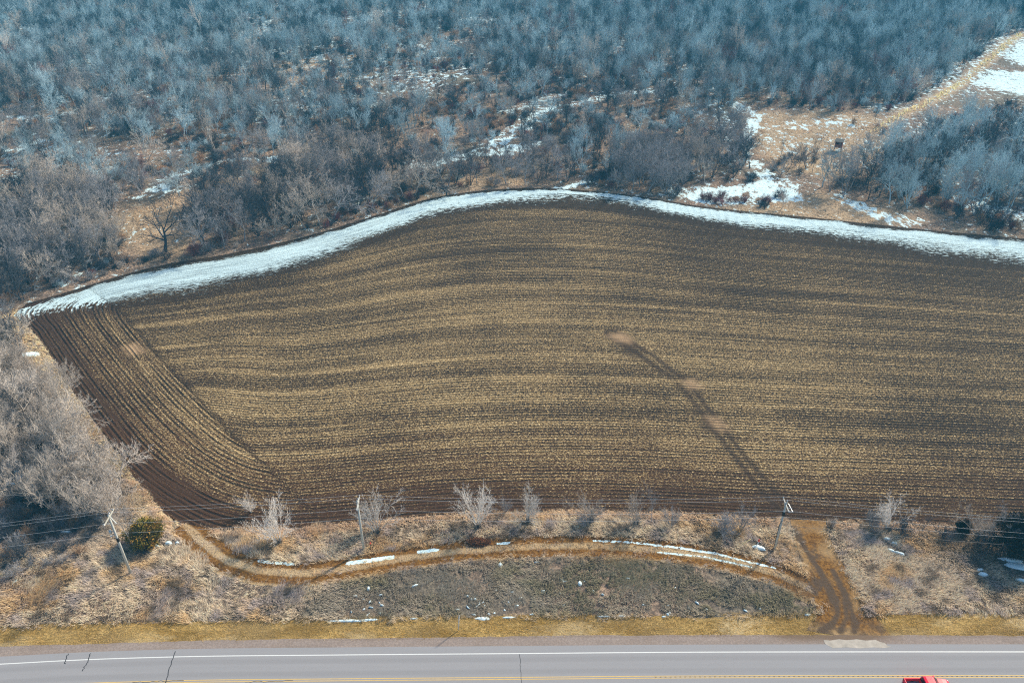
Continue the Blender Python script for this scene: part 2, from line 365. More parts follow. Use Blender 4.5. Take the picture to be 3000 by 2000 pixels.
# headland passes: parallel to the left edge, curling into the bottom and the top rows
a, b_, c_ = Dl, np.maximum(Y-yb, 0)*1.0, Rt*1.0
k = 5.0
xbl = X < XBL+30
bb = np.where(X < XBL-6, 1e3, b_)
sm = -k*np.log(np.exp(-np.minimum(a, 200)/k)+np.exp(-np.minimum(b_+0, 200)/k)+np.exp(-np.minimum(c_*1.1+1.0, 200)/k))
Wd = 17.0
headm = (Dl < Wd) & (Rt > 1)
top_turn = headm & (c_ < 4)
Rh = sm/spacing*1.0
row = np.where(headm, Rh, Rm)
along = np.where(headm, Y-X*.5, X)
snow = np.zeros_like(X)
SW = curve_y([(-200, 300), (3200, 300)], X)*0
wpx = np.array([[-112, 9], [-100, 13], [-80, 17], [-60, 18], [-40, 15], [-22, 12], [-5, 11], [10, 9.5], [30, 8.5], [45, 9], [60, 10], [90, 12], [130, 17], [200, 22]])
wid = np.interp(X, wpx[:, 0], wpx[:, 1])*1.22
rr = Rt/wid
snow = (1-sstep(.35, 1.3, rr+.35*(fbm(X, Y, 9, 23)-.5)))*.95*sstep(-.02, .20, rr-.03+.22*(fbm(X, Y, 4, 19)-.5))
# thinner snow round x = 20..60 m (furrows show through)
snow *= 1-.5*np.exp(-((X-24)/19)**2)*sstep(.2, .45, rr)
snow *= 1-.25*sstep(60, 100, X)*sstep(.2, .5, rr)
snow -= .25*(X < -100)
snow = snow + .10*(fbm(X, Y, 12, 9)-.5)*(snow > .05)
TR = P((1790, 975), (1900, 1045), (2010, 1130), (2100, 1250), (2170, 1340), (2260, 1450), (2340, 1530), (2360, 1560))
dt = dist_poly(X, Y, TR); wt = .8+.9*fbm(X, Y, 6, 31)
track = (1-sstep(.25, .75, np.abs(dt-1.0+.4*(fbm(X, Y, 5, 33)-.5))))*.75*sstep(.15, .4, fbm(X, Y, 3, 34)) + .16*(1-sstep(.6, 1.4+wt, dt))
track += soft_in(X, Y, P((2130, 1370), (2260, 1330), (2330, 1480), (2240, 1520)), 4)*.22*sstep(.4, .6, fbm(X, Y, 4, 35))
track += soft_in(X, Y, P((1780, 985), (1850, 1000), (1900, 1060), (1830, 1045)), 1.5)*.7 + soft_in(X, Y, P((1990, 1095), (2060, 1110), (2040, 1120)), 1)*.8 + soft_in(X, Y, P((2040, 1245), (2075, 1230), (2110, 1265), (2070, 1270)), 1)*.8
bald = np.zeros_like(X)
for pl in (P((1782, 985), (1815, 975), (1850, 990), (1845, 1005), (1810, 1000)), P((2003, 1118), (2030, 1112), (2055, 1135), (2020, 1138)), P((2070, 1222), (2105, 1225), (2132, 1258), (2105, 1262)), P((365, 1015), (400, 1005), (420, 1030), (385, 1040))):
    bald = np.maximum(bald, .95*soft_in(X, Y, pl, 1.6)*sstep(.15, .4, fbm(X, Y, 1.6, 77)))
thinx = .17*soft_in(X, Y, P((1900, 600), (3100, 720), (3100, 1050), (2500, 950), (1800, 800)), 14) - .10*soft_in(X, Y, P((500, 1000), (1200, 800), (2100, 900), (2200, 1250), (1300, 1400), (700, 1300)), 18)
red = .85*(1-sstep(6, 30, Y-yb)) + .5*(1-sstep(6, 25, Dl)) + .25*fbm(X, Y, 40, 21) - .35*sstep(-40, 40, X-40)
red = np.clip(red, 0, 1)*np.clip(1-sstep(140, 200, Y), 0, 1)
thin = .34*(1-sstep(3, 13, Y-yb)) + .42*(1-sstep(2, 12, Rt-wid*.8)) + .42*(1-sstep(3, 9, Dl)) + .18*sstep(60, 160, X) - .06 + .12*sstep(150, 210, Y)
thin += thinx
thin += .16*(1-sstep(.3, 1.2, np.abs(Dl-Wd)))*(1-sstep(XBL+6, XBL+22, X))
head = np.clip(headm*1.0*(1-sstep(150, 175, Y)) + .6*(1-sstep(5, 22, Y-yb)) + .25, 0, 1)
me = mesh_np('field', np.stack([X, Y, np.full_like(X, .05)], -1).reshape(-1, 3), grid_faces(*X.shape),
             dict(row=('FLOAT', row.ravel()), along=('FLOAT', along.ravel()), snow=('FLOAT', snow.ravel()), track=('FLOAT', np.clip(track, 0, 1).ravel()),
                  bald=('FLOAT', bald.ravel()), head=('FLOAT', head.ravel()), red=('FLOAT', red.ravel()), thin=('FLOAT', thin.ravel())), True)
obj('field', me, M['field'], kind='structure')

# ------------------------------------------------------------------ road
WL = [(0, 1945), (250, 1932), (500, 1924), (1000, 1918), (1500, 1914), (2000, 1910), (2500, 1909), (3000, 1909)]
wy = lambda x: curve_y(WL, x)
rx = np.arange(-140, 140.1, 1.0)
def strip(name, x, y0, y1, z, mat, nv=2, extra=None, parent=None, **kw):
    v = np.linspace(0, 1, nv); XX, VV = np.meshgrid(x, v, indexing='ij'); YY = y0[:, None]*(1-VV)+y1[:, None]*VV
    at_ = {k: ('FLOAT', f(XX, YY, VV).ravel()) for k, f in (extra or {}).items()}
    me = mesh_np(name, np.stack([XX, YY, np.full_like(XX, z)], -1).reshape(-1, 3), grid_faces(*XX.shape), at_)
    return obj(name, me, mat, parent, **kw)
w0 = wy(rx)
lane = lambda X, Y, V: np.exp(-((np.abs((w0.reshape(-1, 1)-Y) - 1.8)-.9)/.45)**2)*1.0
road = strip('road', rx, w0-9.6, w0+1.15, .06, M['asphalt'], 30, dict(lane=lane), kind='structure')
strip('edge_line', rx, w0-.07, w0+.07, .064, M['white'], kind='structure', parent=None)
strip('edge_line', rx, w0-7.3, w0-7.16, .064, M['white'], kind='structure')
for d in (3.48, 3.76): strip('centre_line', rx, w0-d-.055, w0-d+.055, .064, M['yellow'], kind='structure')
mb = MB()
for i in range(120):                                             # rumble strip milled between the yellow lines
    x = 18+i*.62; y = float(wy(np.array([x]))[0])-3.62
    mb.box((x, y, .0655), (.22, .10, .003))
mb.build('rumble_strip', plain('milled_groove', (.13, .12, .10), .9), kind='structure')
def crack(name, pts, r=.055):
    q = P(*pts); V = []; Fs = []
    rg = np.random.default_rng(int(q[0, 0]*10) & 255)
    n = 14; L = []
    for t_ in np.linspace(0, 1, n):
        s_ = t_*(len(q)-1); i = min(int(s_), len(q)-2); L.append(q[i]+(q[i+1]-q[i])*(s_-i)+rg.normal(0, .06, 2))
    L = np.array(L); d = np.gradient(L, axis=0); nn = np.stack([-d[:, 1], d[:, 0]], -1)/np.linalg.norm(d, axis=1)[:, None]
    V = np.concatenate([L-nn*r, L+nn*r]); V = np.c_[V, np.full(len(V), .0685)]
    obj(name, mesh_np(name, V, [(i, i+1, n+i+1, n+i) for i in range(n-1)]), M['crack'], kind='structure')
crack('road_crack', [(200, 1915), (189, 1945)]); crack('road_crack', [(266, 1912), (258, 1938), (242, 1965)]); crack('road_crack', [(515, 1908), (497, 1950), (485, 1998), (480, 2030)])
crack('road_crack', [(1523, 1915), (1525, 1955), (1530, 2010)], .03); crack('road_crack', [(390, 1999), (540, 1993)], .03); crack('road_crack', [(720, 1998), (860, 1993)], .03)
G1 = [(0, 1893), (250, 1886), (500, 1878), (800, 1872), (1200, 1868), (1700, 1861), (2000, 1860), (2350, 1860), (2700, 1860), (3000, 1862)]
g1 = curve_y(G1, rx); 
MUDC = at(2500, 1880)
mud = lambda X, Y, V: np.clip(np.exp(-((X-MUDC[0]+2)/7.5)**4)*sstep(-.1, .9, V)*(.6+1.1*fbm(X, Y, 1.5, 41)) + .6*np.exp(-((V-.86)/.1)**2)*(np.abs(X-30) < 60)*fbm(X, Y, 5, 4) + .25*fbm(X, Y, 7, 40)*(fbm(X, Y, 3, 4) > .55), 0, 1)
strip('gravel_shoulder', rx, w0+1.15, g1+.25*(fbm(rx, rx*0, 1.5, 8)-.5), .045, M['gravel'], 8, dict(mud=mud), kind='structure')
strip('near_gravel_shoulder', rx, w0-13, w0-9.6, .045, M['gravel'], 3, dict(mud=lambda X, Y, V: X*0), kind='structure')
G2 = [(0, 1838), (300, 1826), (600, 1818), (1000, 1812), (1500, 1806), (2000, 1803), (2400, 1800), (3000, 1800)]
g2 = curve_y(G2, rx)
strip('verge', rx, g1-.3, g2+1.4*(fbm(rx, rx*0, 4, 18)-.5), .025, M['verge'], 6, kind='structure')
strip('near_verge', rx, w0-30, w0-13, .025, M['verge'], 3, kind='structure')
# pale broken concrete apron on the shoulder
ap = P((2412, 1874), (2432, 1876), (2458, 1872), (2480, 1875), (2510, 1872), (2536, 1876), (2565, 1874), (2578, 1880), (2592, 1883), (2600, 1892), (2612, 1894), (2590, 1898), (2560, 1896), (2520, 1899), (2480, 1896), (2440, 1898), (2424, 1890), (2416, 1884))
c0 = ap.mean(0); V = [(*p, .066) for p in ap]+[(*c0, .066)]
obj('apron', mesh_np('apron', V, [(i, (i+1) % len(ap), len(ap)) for i in range(len(ap))]), M['patch'], kind='structure')

# ------------------------------------------------------------------ tracks
def ribbon(name, q, width, z, mat, nu, nv, extra, **kw):
    q = np.asarray(q); d = np.r_[0, np.cumsum(np.linalg.norm(np.diff(q, axis=0), axis=1))]; u = np.linspace(0, d[-1], nu)
    cx = np.interp(u, d, q[:, 0]); cy = np.interp(u, d, q[:, 1])
    for _ in range(6):
        cx[1:-1] = (cx[:-2]+cx[1:-1]*2+cx[2:])/4; cy[1:-1] = (cy[:-2]+cy[1:-1]*2+cy[2:])/4
    T = np.stack([np.gradient(cx), np.gradient(cy)], -1); T /= np.linalg.norm(T, axis=1)[:, None]; N = np.stack([-T[:, 1], T[:, 0]], -1)
    wv = np.linspace(-1, 1, nv); wd = np.interp(u/d[-1], np.linspace(0, 1, len(width)), width)
    X = cx[:, None]+N[:, 0:1]*wv*wd[:, None]/2; Y = cy[:, None]+N[:, 1:2]*wv*wd[:, None]/2
    C = wv[None, :]*wd[:, None]/2; U = np.repeat(u[:, None]/d[-1], nv, 1)
    at_ = {k: ('FLOAT', f(X, Y, C, U).ravel()) for k, f in extra.items()}
    o = obj(name, mesh_np(name, np.stack([X, Y, np.full_like(X, z)], -1).reshape(-1, 3), grid_faces(*X.shape), at_), mat, **kw)
    return np.stack([cx, cy], -1)
TRACK = P((540, 1535), (590, 1585), (660, 1640), (760, 1672), (880, 1680), (1000, 1668), (1150, 1640), (1350, 1612), (1550, 1600), (1750, 1598), (1950, 1612), (2130, 1640), (2280, 1680), (2390, 1735))
SN1 = P((1740, 1584), (1850, 1588), (2000, 1606), (2100, 1622), (2200, 1648), (2270, 1662)); SN2 = P((1930, 1618), (2060, 1630), (2200, 1660)); SN3 = P((1020, 1650), (1150, 1632)); SN4 = P((1228, 1617), (1280, 1610)); SN5 = P((1460, 1592), (1490, 1590)); SN6 = P((760, 1642), (800, 1648), (860, 1652))
def tsnow(X, Y, C, U):
    s = np.zeros_like(X)
    for q, w_, am in ((SN1, .28, .68), (SN2, .22, .8), (SN3, .42, .9), (SN4, .35, .9), (SN5, .3, .8), (SN6, .35, .7)): s = np.maximum(s, am*(1-sstep(w_*.6, w_*1.5, dist_poly(X, Y, q))))
    return s
rutf = lambda X, Y, C, U: np.clip(1-sstep(.35, 1.1, np.abs(np.abs(C+.25*(fbm(X, Y, 5, 2)-.5))-1.35)+.5*(fbm(X, Y, 1.3, 7)-.5)), 0, 1)*(1.25+.6*(fbm(X, Y, 4, 12)-.5)) + .25*(fbm(X, Y, 2, 22) > .6)
ribbon('dirt_track', TRACK, [4.2, 5.0, 5.2, 4.6, 4.4, 4.2, 4.2, 4.4, 4.6, 5.4], .035, M['track'], 420, 25, dict(rut=rutf, snow=tsnow, mud=lambda X, Y, C, U: .5*sstep(.9, 1, U)), kind='structure')
DRIVE = P((2365, 1505), (2372, 1560), (2400, 1630), (2430, 1700), (2465, 1770), (2488, 1830), (2495, 1868))
RUTL = [P((2320, 1545), (2380, 1640), (2420, 1700), (2450, 1760), (2455, 1800), (2440, 1825), (2405, 1850)), P((2478, 1760), (2480, 1810), (2462, 1850)), P((2495, 1790), (2503, 1850)), P((2440, 1670), (2475, 1740), (2495, 1790), (2508, 1835)), P((2405, 1680), (2440, 1760), (2455, 1790)), P((2300, 1555), (2345, 1640)), P((2360, 1700), (2390, 1740))]
MUDP = [P((2352, 1600), (2385, 1593), (2402, 1625), (2400, 1640), (2370, 1640)), P((2370, 1690), (2420, 1700), (2430, 1740), (2385, 1735)), P((2330, 1545), (2350, 1560), (2360, 1600), (2345, 1600)), P((2425, 1740), (2440, 1750), (2445, 1790), (2425, 1780))]
def dmud(X, Y, C, U):
    s = np.zeros_like(X)
    for q in RUTL: s = np.maximum(s, (1-sstep(.15, .65, dist_poly(X, Y, q)+.45*(fbm(X, Y, 1.2, 62)-.5)))*(.75+.6*fbm(X, Y, 3, 61)))
    for q in MUDP: s = np.maximum(s, .95*soft_in(X, Y, q, .7)*sstep(.3, .55, fbm(X, Y, 1.0, 63)))
    return np.clip(s+.8*sstep(.80, 1, U)*sstep(.4, .6, fbm(X, Y, 1.5, 5))+.35*sstep(.55, .7, fbm(X, Y, 1.6, 6)), 0, 1)
ribbon('entrance_drive', DRIVE, [5.4, 5.2, 5.6, 6.2, 6.4, 7.6, 11.5], .040, M['track'], 200, 40, dict(rut=lambda X, Y, C, U: np.clip(.8+.6*(fbm(X, Y, 3, 51)-.5)*2, 0, 1)*(1-.5*sstep(.9, 1, U)), snow=lambda X, Y, C, U: X*0, mud=dmud), kind='structure')

# ------------------------------------------------------------------ plants: bare branch trees and shrubs
def seg_mesh(A, B, ra, rb, n):
    A = np.asarray(A); B = np.asarray(B); ra = np.asarray(ra); rb = np.asarray(rb)
    d = B-A; d /= np.linalg.norm(d, axis=1)[:, None]+1e-9
    ref = np.where(np.abs(d[:, 2:3]) > .9, [[1., 0, 0]], [[0, 0, 1.]]); u = np.cross(d, ref); u /= np.linalg.norm(u, axis=1)[:, None]; v = np.cross(d, u)
    t = np.arange(n)*2*np.pi/n; ring = u[:, None]*np.cos(t)[None, :, None]+v[:, None]*np.sin(t)[None, :, None]
    V = np.concatenate([A[:, None]+ring*ra[:, None, None], B[:, None]+ring*rb[:, None, None]], 1)     # m,2n,3
    k = np.arange(n); f = np.stack([k, (k+1) % n, n+(k+1) % n, n+k], -1)
    Fs = (np.arange(len(A))[:, None, None]*2*n+f[None]).reshape(-1, 4)
    return V.reshape(-1, 3), Fs
SPEC = {   # levels: count, t-range start, angle, length ratio ; crown twig density
 'round': dict(h=12, stems=1, r=.20, tr=.55, lv=[(9, .35, 55, .62), (6, .2, 48, .55), (6, .15, 45, .5), (6, .1, 45, .5)], up=.10, w=.044),
 'tall':  dict(h=16, stems=2, tilt=.16, r=.17, tr=.8, lv=[(8, .34, 30, .50), (6, .2, 34, .5), (5, .15, 38, .5), (4, .1, 45, .5)], up=.20, w=.042),
 'vase':  dict(h=11, stems=5, r=.12, tr=.75, lv=[(8, .25, 32, .42), (6, .2, 38, .5), (6, .15, 42, .55)], up=.12, w=.042),
 'slim':  dict(h=15, stems=1, r=.15, tr=.85, lv=[(11, .38, 32, .40), (6, .15, 36, .5), (6, .1, 40, .5)], up=.16, w=.042),
 'open':  dict(h=11, stems=1, r=.30, tr=.42, lv=[(7, .35, 58, .85), (5, .25, 45, .55), (5, .2, 45, .5), (4, .1, 50, .5)], up=.08, w=.045),
 'shrub': dict(h=4.2, stems=14, r=.05, tr=.8, lv=[(7, .15, 38, .5), (6, .1, 42, .5), (3, .1, 45, .5)], up=.05, w=.042),
 'fan': dict(h=7.4, stems=11, tilt=.66, r=.06, tr=.85, lv=[(8, .2, 26, .42), (5, .1, 32, .5), (3, .1, 36, .5)], up=.05, w=.040),
 'bush':  dict(h=2.6, stems=18, r=.03, tr=.85, lv=[(7, .1, 42, .45), (5, .1, 45, .5)], up=.0, w=.042),
}
def grow(rg, spec):
    h = spec['h']; trunk = []; twig = []; q = []
    for s in range(spec['stems']):
        az = rg.uniform(0, 6.283); tilt = 0.05 if spec['stems'] == 1 else rg.uniform(.05, spec.get('tilt', .62 if spec['stems'] < 10 else .95))
        d = np.array([math.sin(tilt)*math.cos(az), math.sin(tilt)*math.sin(az), math.cos(tilt)])
        st = np.array([math.cos(az), math.sin(az), 0])*(.0 if spec['stems'] == 1 else rg.uniform(.0, .04*h))
        q.append((st, d, h*spec['tr']*(1 if spec['stems'] == 1 else rg.uniform(.7, 1.1)), spec['r'], 0))
    nl = len(spec['lv'])
    while q:
        p, d, L, r, lv = q.pop()
        ns = [6, 5, 3, 2, 1][min(lv, 4)]; pts = [p]; rad = [r]; dirs = [d]
        for i in range(ns):
            d = d + rg.normal(0, .10+.03*lv, 3); d[2] += spec['up']*(.6 if lv else .2); d /= np.linalg.norm(d)
            p = p+d*L/ns; pts.append(p); dirs.append(d); rad.append(r*(1-.75*(i+1)/ns))
        dst = trunk if lv <= (1 if nl > 3 else 0) else twig
        for i in range(ns): dst.append((pts[i], pts[i+1], rad[i], rad[i+1]))
        if lv < nl:
            cnt, t0, ang, ratio = spec['lv'][lv]
            for c in range(cnt):
                t_ = t0+(1-t0)*((c+rg.uniform(0, 1))/cnt); f = t_*ns; i = min(int(f), ns-1); bp = pts[i]+(pts[i+1]-pts[i])*(f-i); bd = dirs[i+1]
                o = rg.normal(0, 1, 3); o -= bd*o.dot(bd); o /= np.linalg.norm(o); a_ = R_(ang*rg.uniform(.55, 1.25))*(1 if t_ < .93 else .5)
                nd = bd*math.cos(a_)+o*math.sin(a_)
                ln = L*ratio*((.55+.75*math.sin(math.pi*(.12+.72*(t_-t0)/(1-t0)))) if lv == 0 and spec['stems'] < 3 else 1.25-.6*t_)*rg.uniform(.7, 1.2)
                nr = max(rad[i]*.6, spec['w']*.5) if lv+1 < nl else spec['w']*.5
                q.append((bp, nd, ln, min(nr, r*.6) if lv+1 < nl else nr, lv+1))
    return trunk, twig
def segs_to(lst, n):
    if not lst: return np.zeros((0, 3)), np.zeros((0, 4), int)
    A, B, a, b = zip(*lst); return seg_mesh(np.array(A), np.array(B), np.array(a), np.array(b), n)
HIDDEN = bpy.data.collections.new('woods_kinds')          # source shapes of the far woods (never linked to the scene by itself)
TONE = {'pale beige': (.54, .485, .43), 'grey': (.33, .325, .335), 'blue-grey': (.46, .60, .66), 'dark grey': (.075, .09, .11), 'ash white': (.72, .68, .63), 'reddish': (.26, .10, .10), 'tan': (.50, .33, .20)}
BARK = {k: mat_bark('bark_'+k.replace(' ', '_').replace('-', '_'), c) for k, c in TONE.items()}
def tint(o, tone): o.material_slots[0].link = 'OBJECT'; o.material_slots[0].material = BARK[tone]
VAR = {}; hidx = []
for form, spec in SPEC.items():
    VAR[form] = []
    for v in range(4 if form in ('round', 'tall') else 3 if form in ('round', 'tall', 'shrub', 'bush') else 2):
        rg = np.random.default_rng(hash_ := sum(map(ord, form))*7+v); tr, tw = grow(rg, spec)
        V1, F1 = segs_to(tr, 5); V2, F2 = segs_to(tw, 3); q_ = spec['h']/max(V2[:, 2].max(), 1); V1 *= q_; V2 *= q_
        m1 = mesh_np('trunk', V1, F1); m2 = mesh_np('crown', V2, F2)
        m1.materials.append(M['bark']); m2.materials.append(M['bark'])
        mj = mesh_np('whole', np.r_[V1, V2], np.r_[F1, F2+len(V1)]); mj.materials.append(M['bark'])
        VAR[form].append((m1, m2, mj))
def hidden(form, v, tone):
    k = (form, v, tone)
    if k not in hidx:
        o = bpy.data.objects.new('%03d_%s' % (len(hidx), form), VAR[form][v][2]); tint(o, tone); HIDDEN.objects.link(o); hidx.append(k)
    return hidx.index(k)

# candidates: x, y, form, variant, tone, scale, yaw, zone
ZONES = [  # phrase, polygon (photo pixels at the ground), spacing, [(form, tone, weight)], scale range
 ('left of the open-crowned oak', [(-60, 900), (-60, 640), (120, 580), (330, 600), (330, 760), (250, 815), (60, 865)], 3.9, [('round', 'pale beige', 4), ('vase', 'pale beige', 2), ('round', 'grey', 5), ('vase', 'dark grey', 4), ('shrub', 'dark grey', 3)], (.85, 1.25)),
 ('between oak and strip bend', [(330, 800), (570, 740), (560, 600), (760, 520), (1000, 460), (1220, 500), (1330, 545), (1250, 570), (1100, 612), (900, 672), (700, 722), (420, 782)], 4.2, [('round', 'pale beige', 3), ('round', 'grey', 5), ('vase', 'pale beige', 2), ('vase', 'dark grey', 3), ('round', 'dark grey', 2), ('shrub', 'reddish', 1), ('shrub', 'dark grey', 3)], (.75, 1.2)),
 ('beside the snowy clearing', [(1000, 440), (1220, 470), (1180, 400), (1080, 330), (820, 430), (760, 500)], 5.0, [('tall', 'blue-grey', 3), ('round', 'dark grey', 4), ('vase', 'dark grey', 3), ('shrub', 'dark grey', 3)], (.6, .95)),
 ('above the snow strip bend', [(1330, 540), (1400, 470), (1620, 445), (1700, 500), (1640, 535), (1500, 545)], 4.6, [('round', 'grey', 4), ('vase', 'dark grey', 3), ('slim', 'dark grey', 2), ('shrub', 'reddish', 2), ('shrub', 'grey', 3)], (.6, .95)),
 ('in the rounded clump mid-edge', [(1780, 520), (1850, 560), (1960, 572), (2010, 540), (2010, 460), (1850, 440)], 3.6, [('vase', 'grey', 5), ('round', 'grey', 4), ('shrub', 'dark grey', 3)], (.8, 1.15)),
 ('left of the snowy trail', [(2010, 530), (2160, 520), (2190, 440), (2160, 380), (2040, 400)], 4.6, [('round', 'grey', 3), ('vase', 'dark grey', 3), ('tall', 'pale beige', 1), ('shrub', 'dark grey', 3)], (.7, 1.05)),
 ('between snowy trail and blind', [(2250, 500), (2330, 520), (2400, 500), (2380, 450), (2290, 450)], 4.6, [('slim', 'dark grey', 2), ('shrub', 'dark grey', 3), ('vase', 'grey', 2)], (.55, .85)),
 ('in the clump right of the blind', [(2380, 560), (2560, 600), (2800, 640), (3080, 610), (3080, 400), (2900, 390), (2700, 430), (2600, 440), (2560, 500), (2450, 520)], 4.9, [('tall', 'blue-grey', 4), ('round', 'dark grey', 4), ('vase', 'blue-grey', 3), ('round', 'blue-grey', 3), ('tall', 'grey', 2), ('shrub', 'dark grey', 4), ('shrub', 'reddish', 1)], (.8, 1.15)),
 ('left of the field corner', [(-80, 1000), (40, 1010), (160, 1160), (262, 1310), (345, 1430), (365, 1500), (260, 1540), (60, 1450), (-80, 1440)], 2.5, [('vase', 'pale beige', 4), ('fan', 'pale beige', 4), ('shrub', 'pale beige', 3), ('shrub', 'grey', 3), ('shrub', 'dark grey', 3), ('round', 'pale beige', 2), ('vase', 'dark grey', 2)], (.7, 1.1)),
 ('left of the first utility pole', [(-80, 1450), (60, 1460), (300, 1530), (250, 1630), (0, 1690), (-80, 1690)], 2.4, [('bush', 'grey', 4), ('bush', 'tan', 3), ('shrub', 'dark grey', 2), ('bush', 'dark grey', 3)], (.6, 1.0)),
]
clear = [P((335, 640), (390, 585), (575, 575), (575, 720), (560, 770), (400, 800)), P((1210, 500), (1280, 470), (1380, 445), (1500, 420), (1600, 425), (1560, 455), (1400, 480), (1250, 515))]
cand = []
def free_of(x, y, r=0):
    if in_field(x, y) or dist_poly(x, y, LQ) < 3.4 and y < 160: return False
    if x > XL0 and abs(y-float(y_top(np.array(x)))) < 2.0+r: return False
    return True
for zi, (phr, poly, sp, kinds, sc) in enumerate(ZONES):
    pw = P(*poly); lo_ = pw.min(0); hi_ = pw.max(0); pts = []
    wts = np.array([k[2] for k in kinds], float); wts /= wts.sum()
    for _ in range(6000):
        p = rng.uniform(lo_, hi_)
        if not inside(p[0], p[1], pw) or any(inside(p[0], p[1], c) for c in clear) or not free_of(*p): continue
        if any((p[0]-a_[0])**2+(p[1]-a_[1])**2 < (sp*.85)**2 for a_ in pts): continue
        pts.append(p); k = kinds[rng.choice(len(kinds), p=wts)]
        cand.append((p[0], p[1], k[0], int(rng.integers(len(VAR[k[0]]))), k[1], rng.uniform(*sc), rng.uniform(0, 6.28), phr))
zone_polys = [P(*z[1]) for z in ZONES]
# the open wood behind: density follows patches; trails and clearings stay free
def wood_ok(x, y):
    ok = ~in_field(x, y) & (y > np.where(x > XL0, y_top(x)+5, 150)) & (np.abs(x) < .72*(y+60)+10)
    for zp in zone_polys: ok &= ~inside(x, y, zp)
    for ln, wd, am in SNOWLINES: ok &= ~((dist_poly(x, y, ln) < wd*.75) & (am > .38))
    for pl, wd, am in SNOWPOLY: ok &= ~inside(x, y, pl)
    ok &= dist_poly(x, y, YELLOWLINE) > 5.5
    right = P((2240, 540), (2380, 440), (2280, 330), (2560, 400), (3000, 90), (3300, 120), (3300, 650), (2400, 650), (2100, 640)); ok &= ~inside(x, y, right)
    for c in clear: ok &= ~inside(x, y, c)
    ok &= ~inside(x, y, P((2180, 300), (2560, 350), (2640, 430), (2500, 520), (2230, 500)))
    ok &= ~inside(x, y, P((2060, 600), (2300, 520), (2500, 600), (2900, 660), (2900, 700), (2060, 640)))
    return ok
N = 66000
x = rng.uniform(-560, 560, N); y = rng.uniform(150, 700, N)
px_, py_ = project(x, y)
tandens = np.zeros(N)
for pl in TANPOLY: tandens = np.maximum(tandens, soft_in(x, y, pl, 6))
patchy = fbm(x, y, 38, 55, 3)
leftdark = sstep(1500, 400, px_)*sstep(420, 150, py_)          # the dense far left wood
rightwood = sstep(1300, 2100, px_)*sstep(330, 200, py_)
dens = .16*(.45+1.5*sstep(.35, .65, patchy)) + .26*leftdark + .16*rightwood; dens *= (1-.75*tandens)*(1-.25*sstep(300, 200, y))
dens *= 1-.05*inside(x, y, P((-200, 640), (300, 560), (900, 440), (700, 380), (-200, 400)))
ok = wood_ok(x, y) & (rng.uniform(0, 1, N) < dens*1.35)
wx, wy_ = x[ok], y[ok]
wn = len(wx); print('WOOD TREES', wn)
pz = project(wx, wy_); ld = leftdark[ok]; rw = rightwood[ok]; u = rng.uniform(0, 1, (wn, 4))
for i in range(wn):
    r = u[i, 0]; form = 'tall' if r < .34+.3*rw[i] else 'slim' if r < .55+.25*rw[i] else 'round' if r < .86 else 'vase'
    bl = np.clip((350-pz[1][i])/250, 0, 1)
    r2 = u[i, 1]; tone = 'blue-grey' if r2 < .34+.16*bl else 'dark grey' if r2 < .60+.30*bl else 'grey' if r2 < .86+.08*bl else 'pale beige'
    if r2 > .985: tone = 'reddish'
    s_ = .58+.42*u[i, 2]+.14*rw[i]-.04*ld[i]
    if u[i, 3] < .30: s_ *= .68
    cand.append((wx[i], wy_[i], form, int(u[i, 3]*97) % len(VAR[form]), tone, s_, u[i, 2]*37 % 6.28, None))
for i in rng.choice(wn, 110, replace=False):                     # taller pale trees standing out of the wood
    cand.append((wx[i]+1.5, wy_[i]+1.0, 'slim' if i % 3 else 'tall', int(i) % 2, 'ash white' if i % 2 else 'blue-grey', rng.uniform(1.05, 1.4), rng.uniform(0, 6.28), None))
# undergrowth of the wood
N = 60000
x = rng.uniform(-500, 500, N); y = rng.uniform(150, 640, N); pn = fbm(x, y, 22, 91, 3)
ok = wood_ok(x, y) & (rng.uniform(0, 1, N) < .16+.70*sstep(.42, .66, pn)); ux, uy = x[ok], y[ok]
print('SHRUBS', len(ux))
for i in range(len(ux)):
    r = rng.uniform(); tone = 'dark grey' if r < .34 else 'blue-grey' if r < .50 else 'reddish' if r < .60 else 'tan' if r < .86 else 'grey'
    form = 'shrub' if rng.uniform() < .45 else 'bush'
    cand.append((ux[i], uy[i], form, int(rng.integers(3)), tone, rng.uniform(.45, 1.0), rng.uniform(0, 6.28), None))
# low brush along clearings on the right and behind the snow strip
for poly, n_, tones in (([(2000, 585), (2130, 575), (2230, 600), (2060, 600)], 14, ['reddish']), ([(2200, 600), (2300, 560), (2300, 590), (2240, 610)], 8, ['dark grey', 'reddish']),
                        ([(2550, 560), (2850, 640), (3080, 700), (3080, 630), (2700, 560)], 60, ['reddish', 'dark grey', 'tan', 'dark grey']), ([(2450, 360), (2700, 420), (2800, 330), (2990, 300), (2990, 380), (2650, 440)], 60, ['reddish', 'tan', 'grey', 'dark grey']),
                        ([(1480, 540), (1340, 560), (1130, 620), (900, 680), (900, 655), (1300, 540)], 36, ['tan', 'reddish', 'dark grey']), ([(30, 870), (400, 790), (700, 725), (690, 700), (300, 770), (0, 850)], 34, ['grey', 'pale beige', 'dark grey'])):
    pw = P(*poly); k = 0
    while k < n_:
        p = rng.uniform(pw.min(0), pw.max(0))
        if inside(p[0], p[1], pw) and free_of(*p): cand.append((p[0], p[1], 'bush', int(rng.integers(3)), tones[k % len(tones)], rng.uniform(.6, 1.1), rng.uniform(0, 6.28), 'beyond the snowy field edge')); k += 1
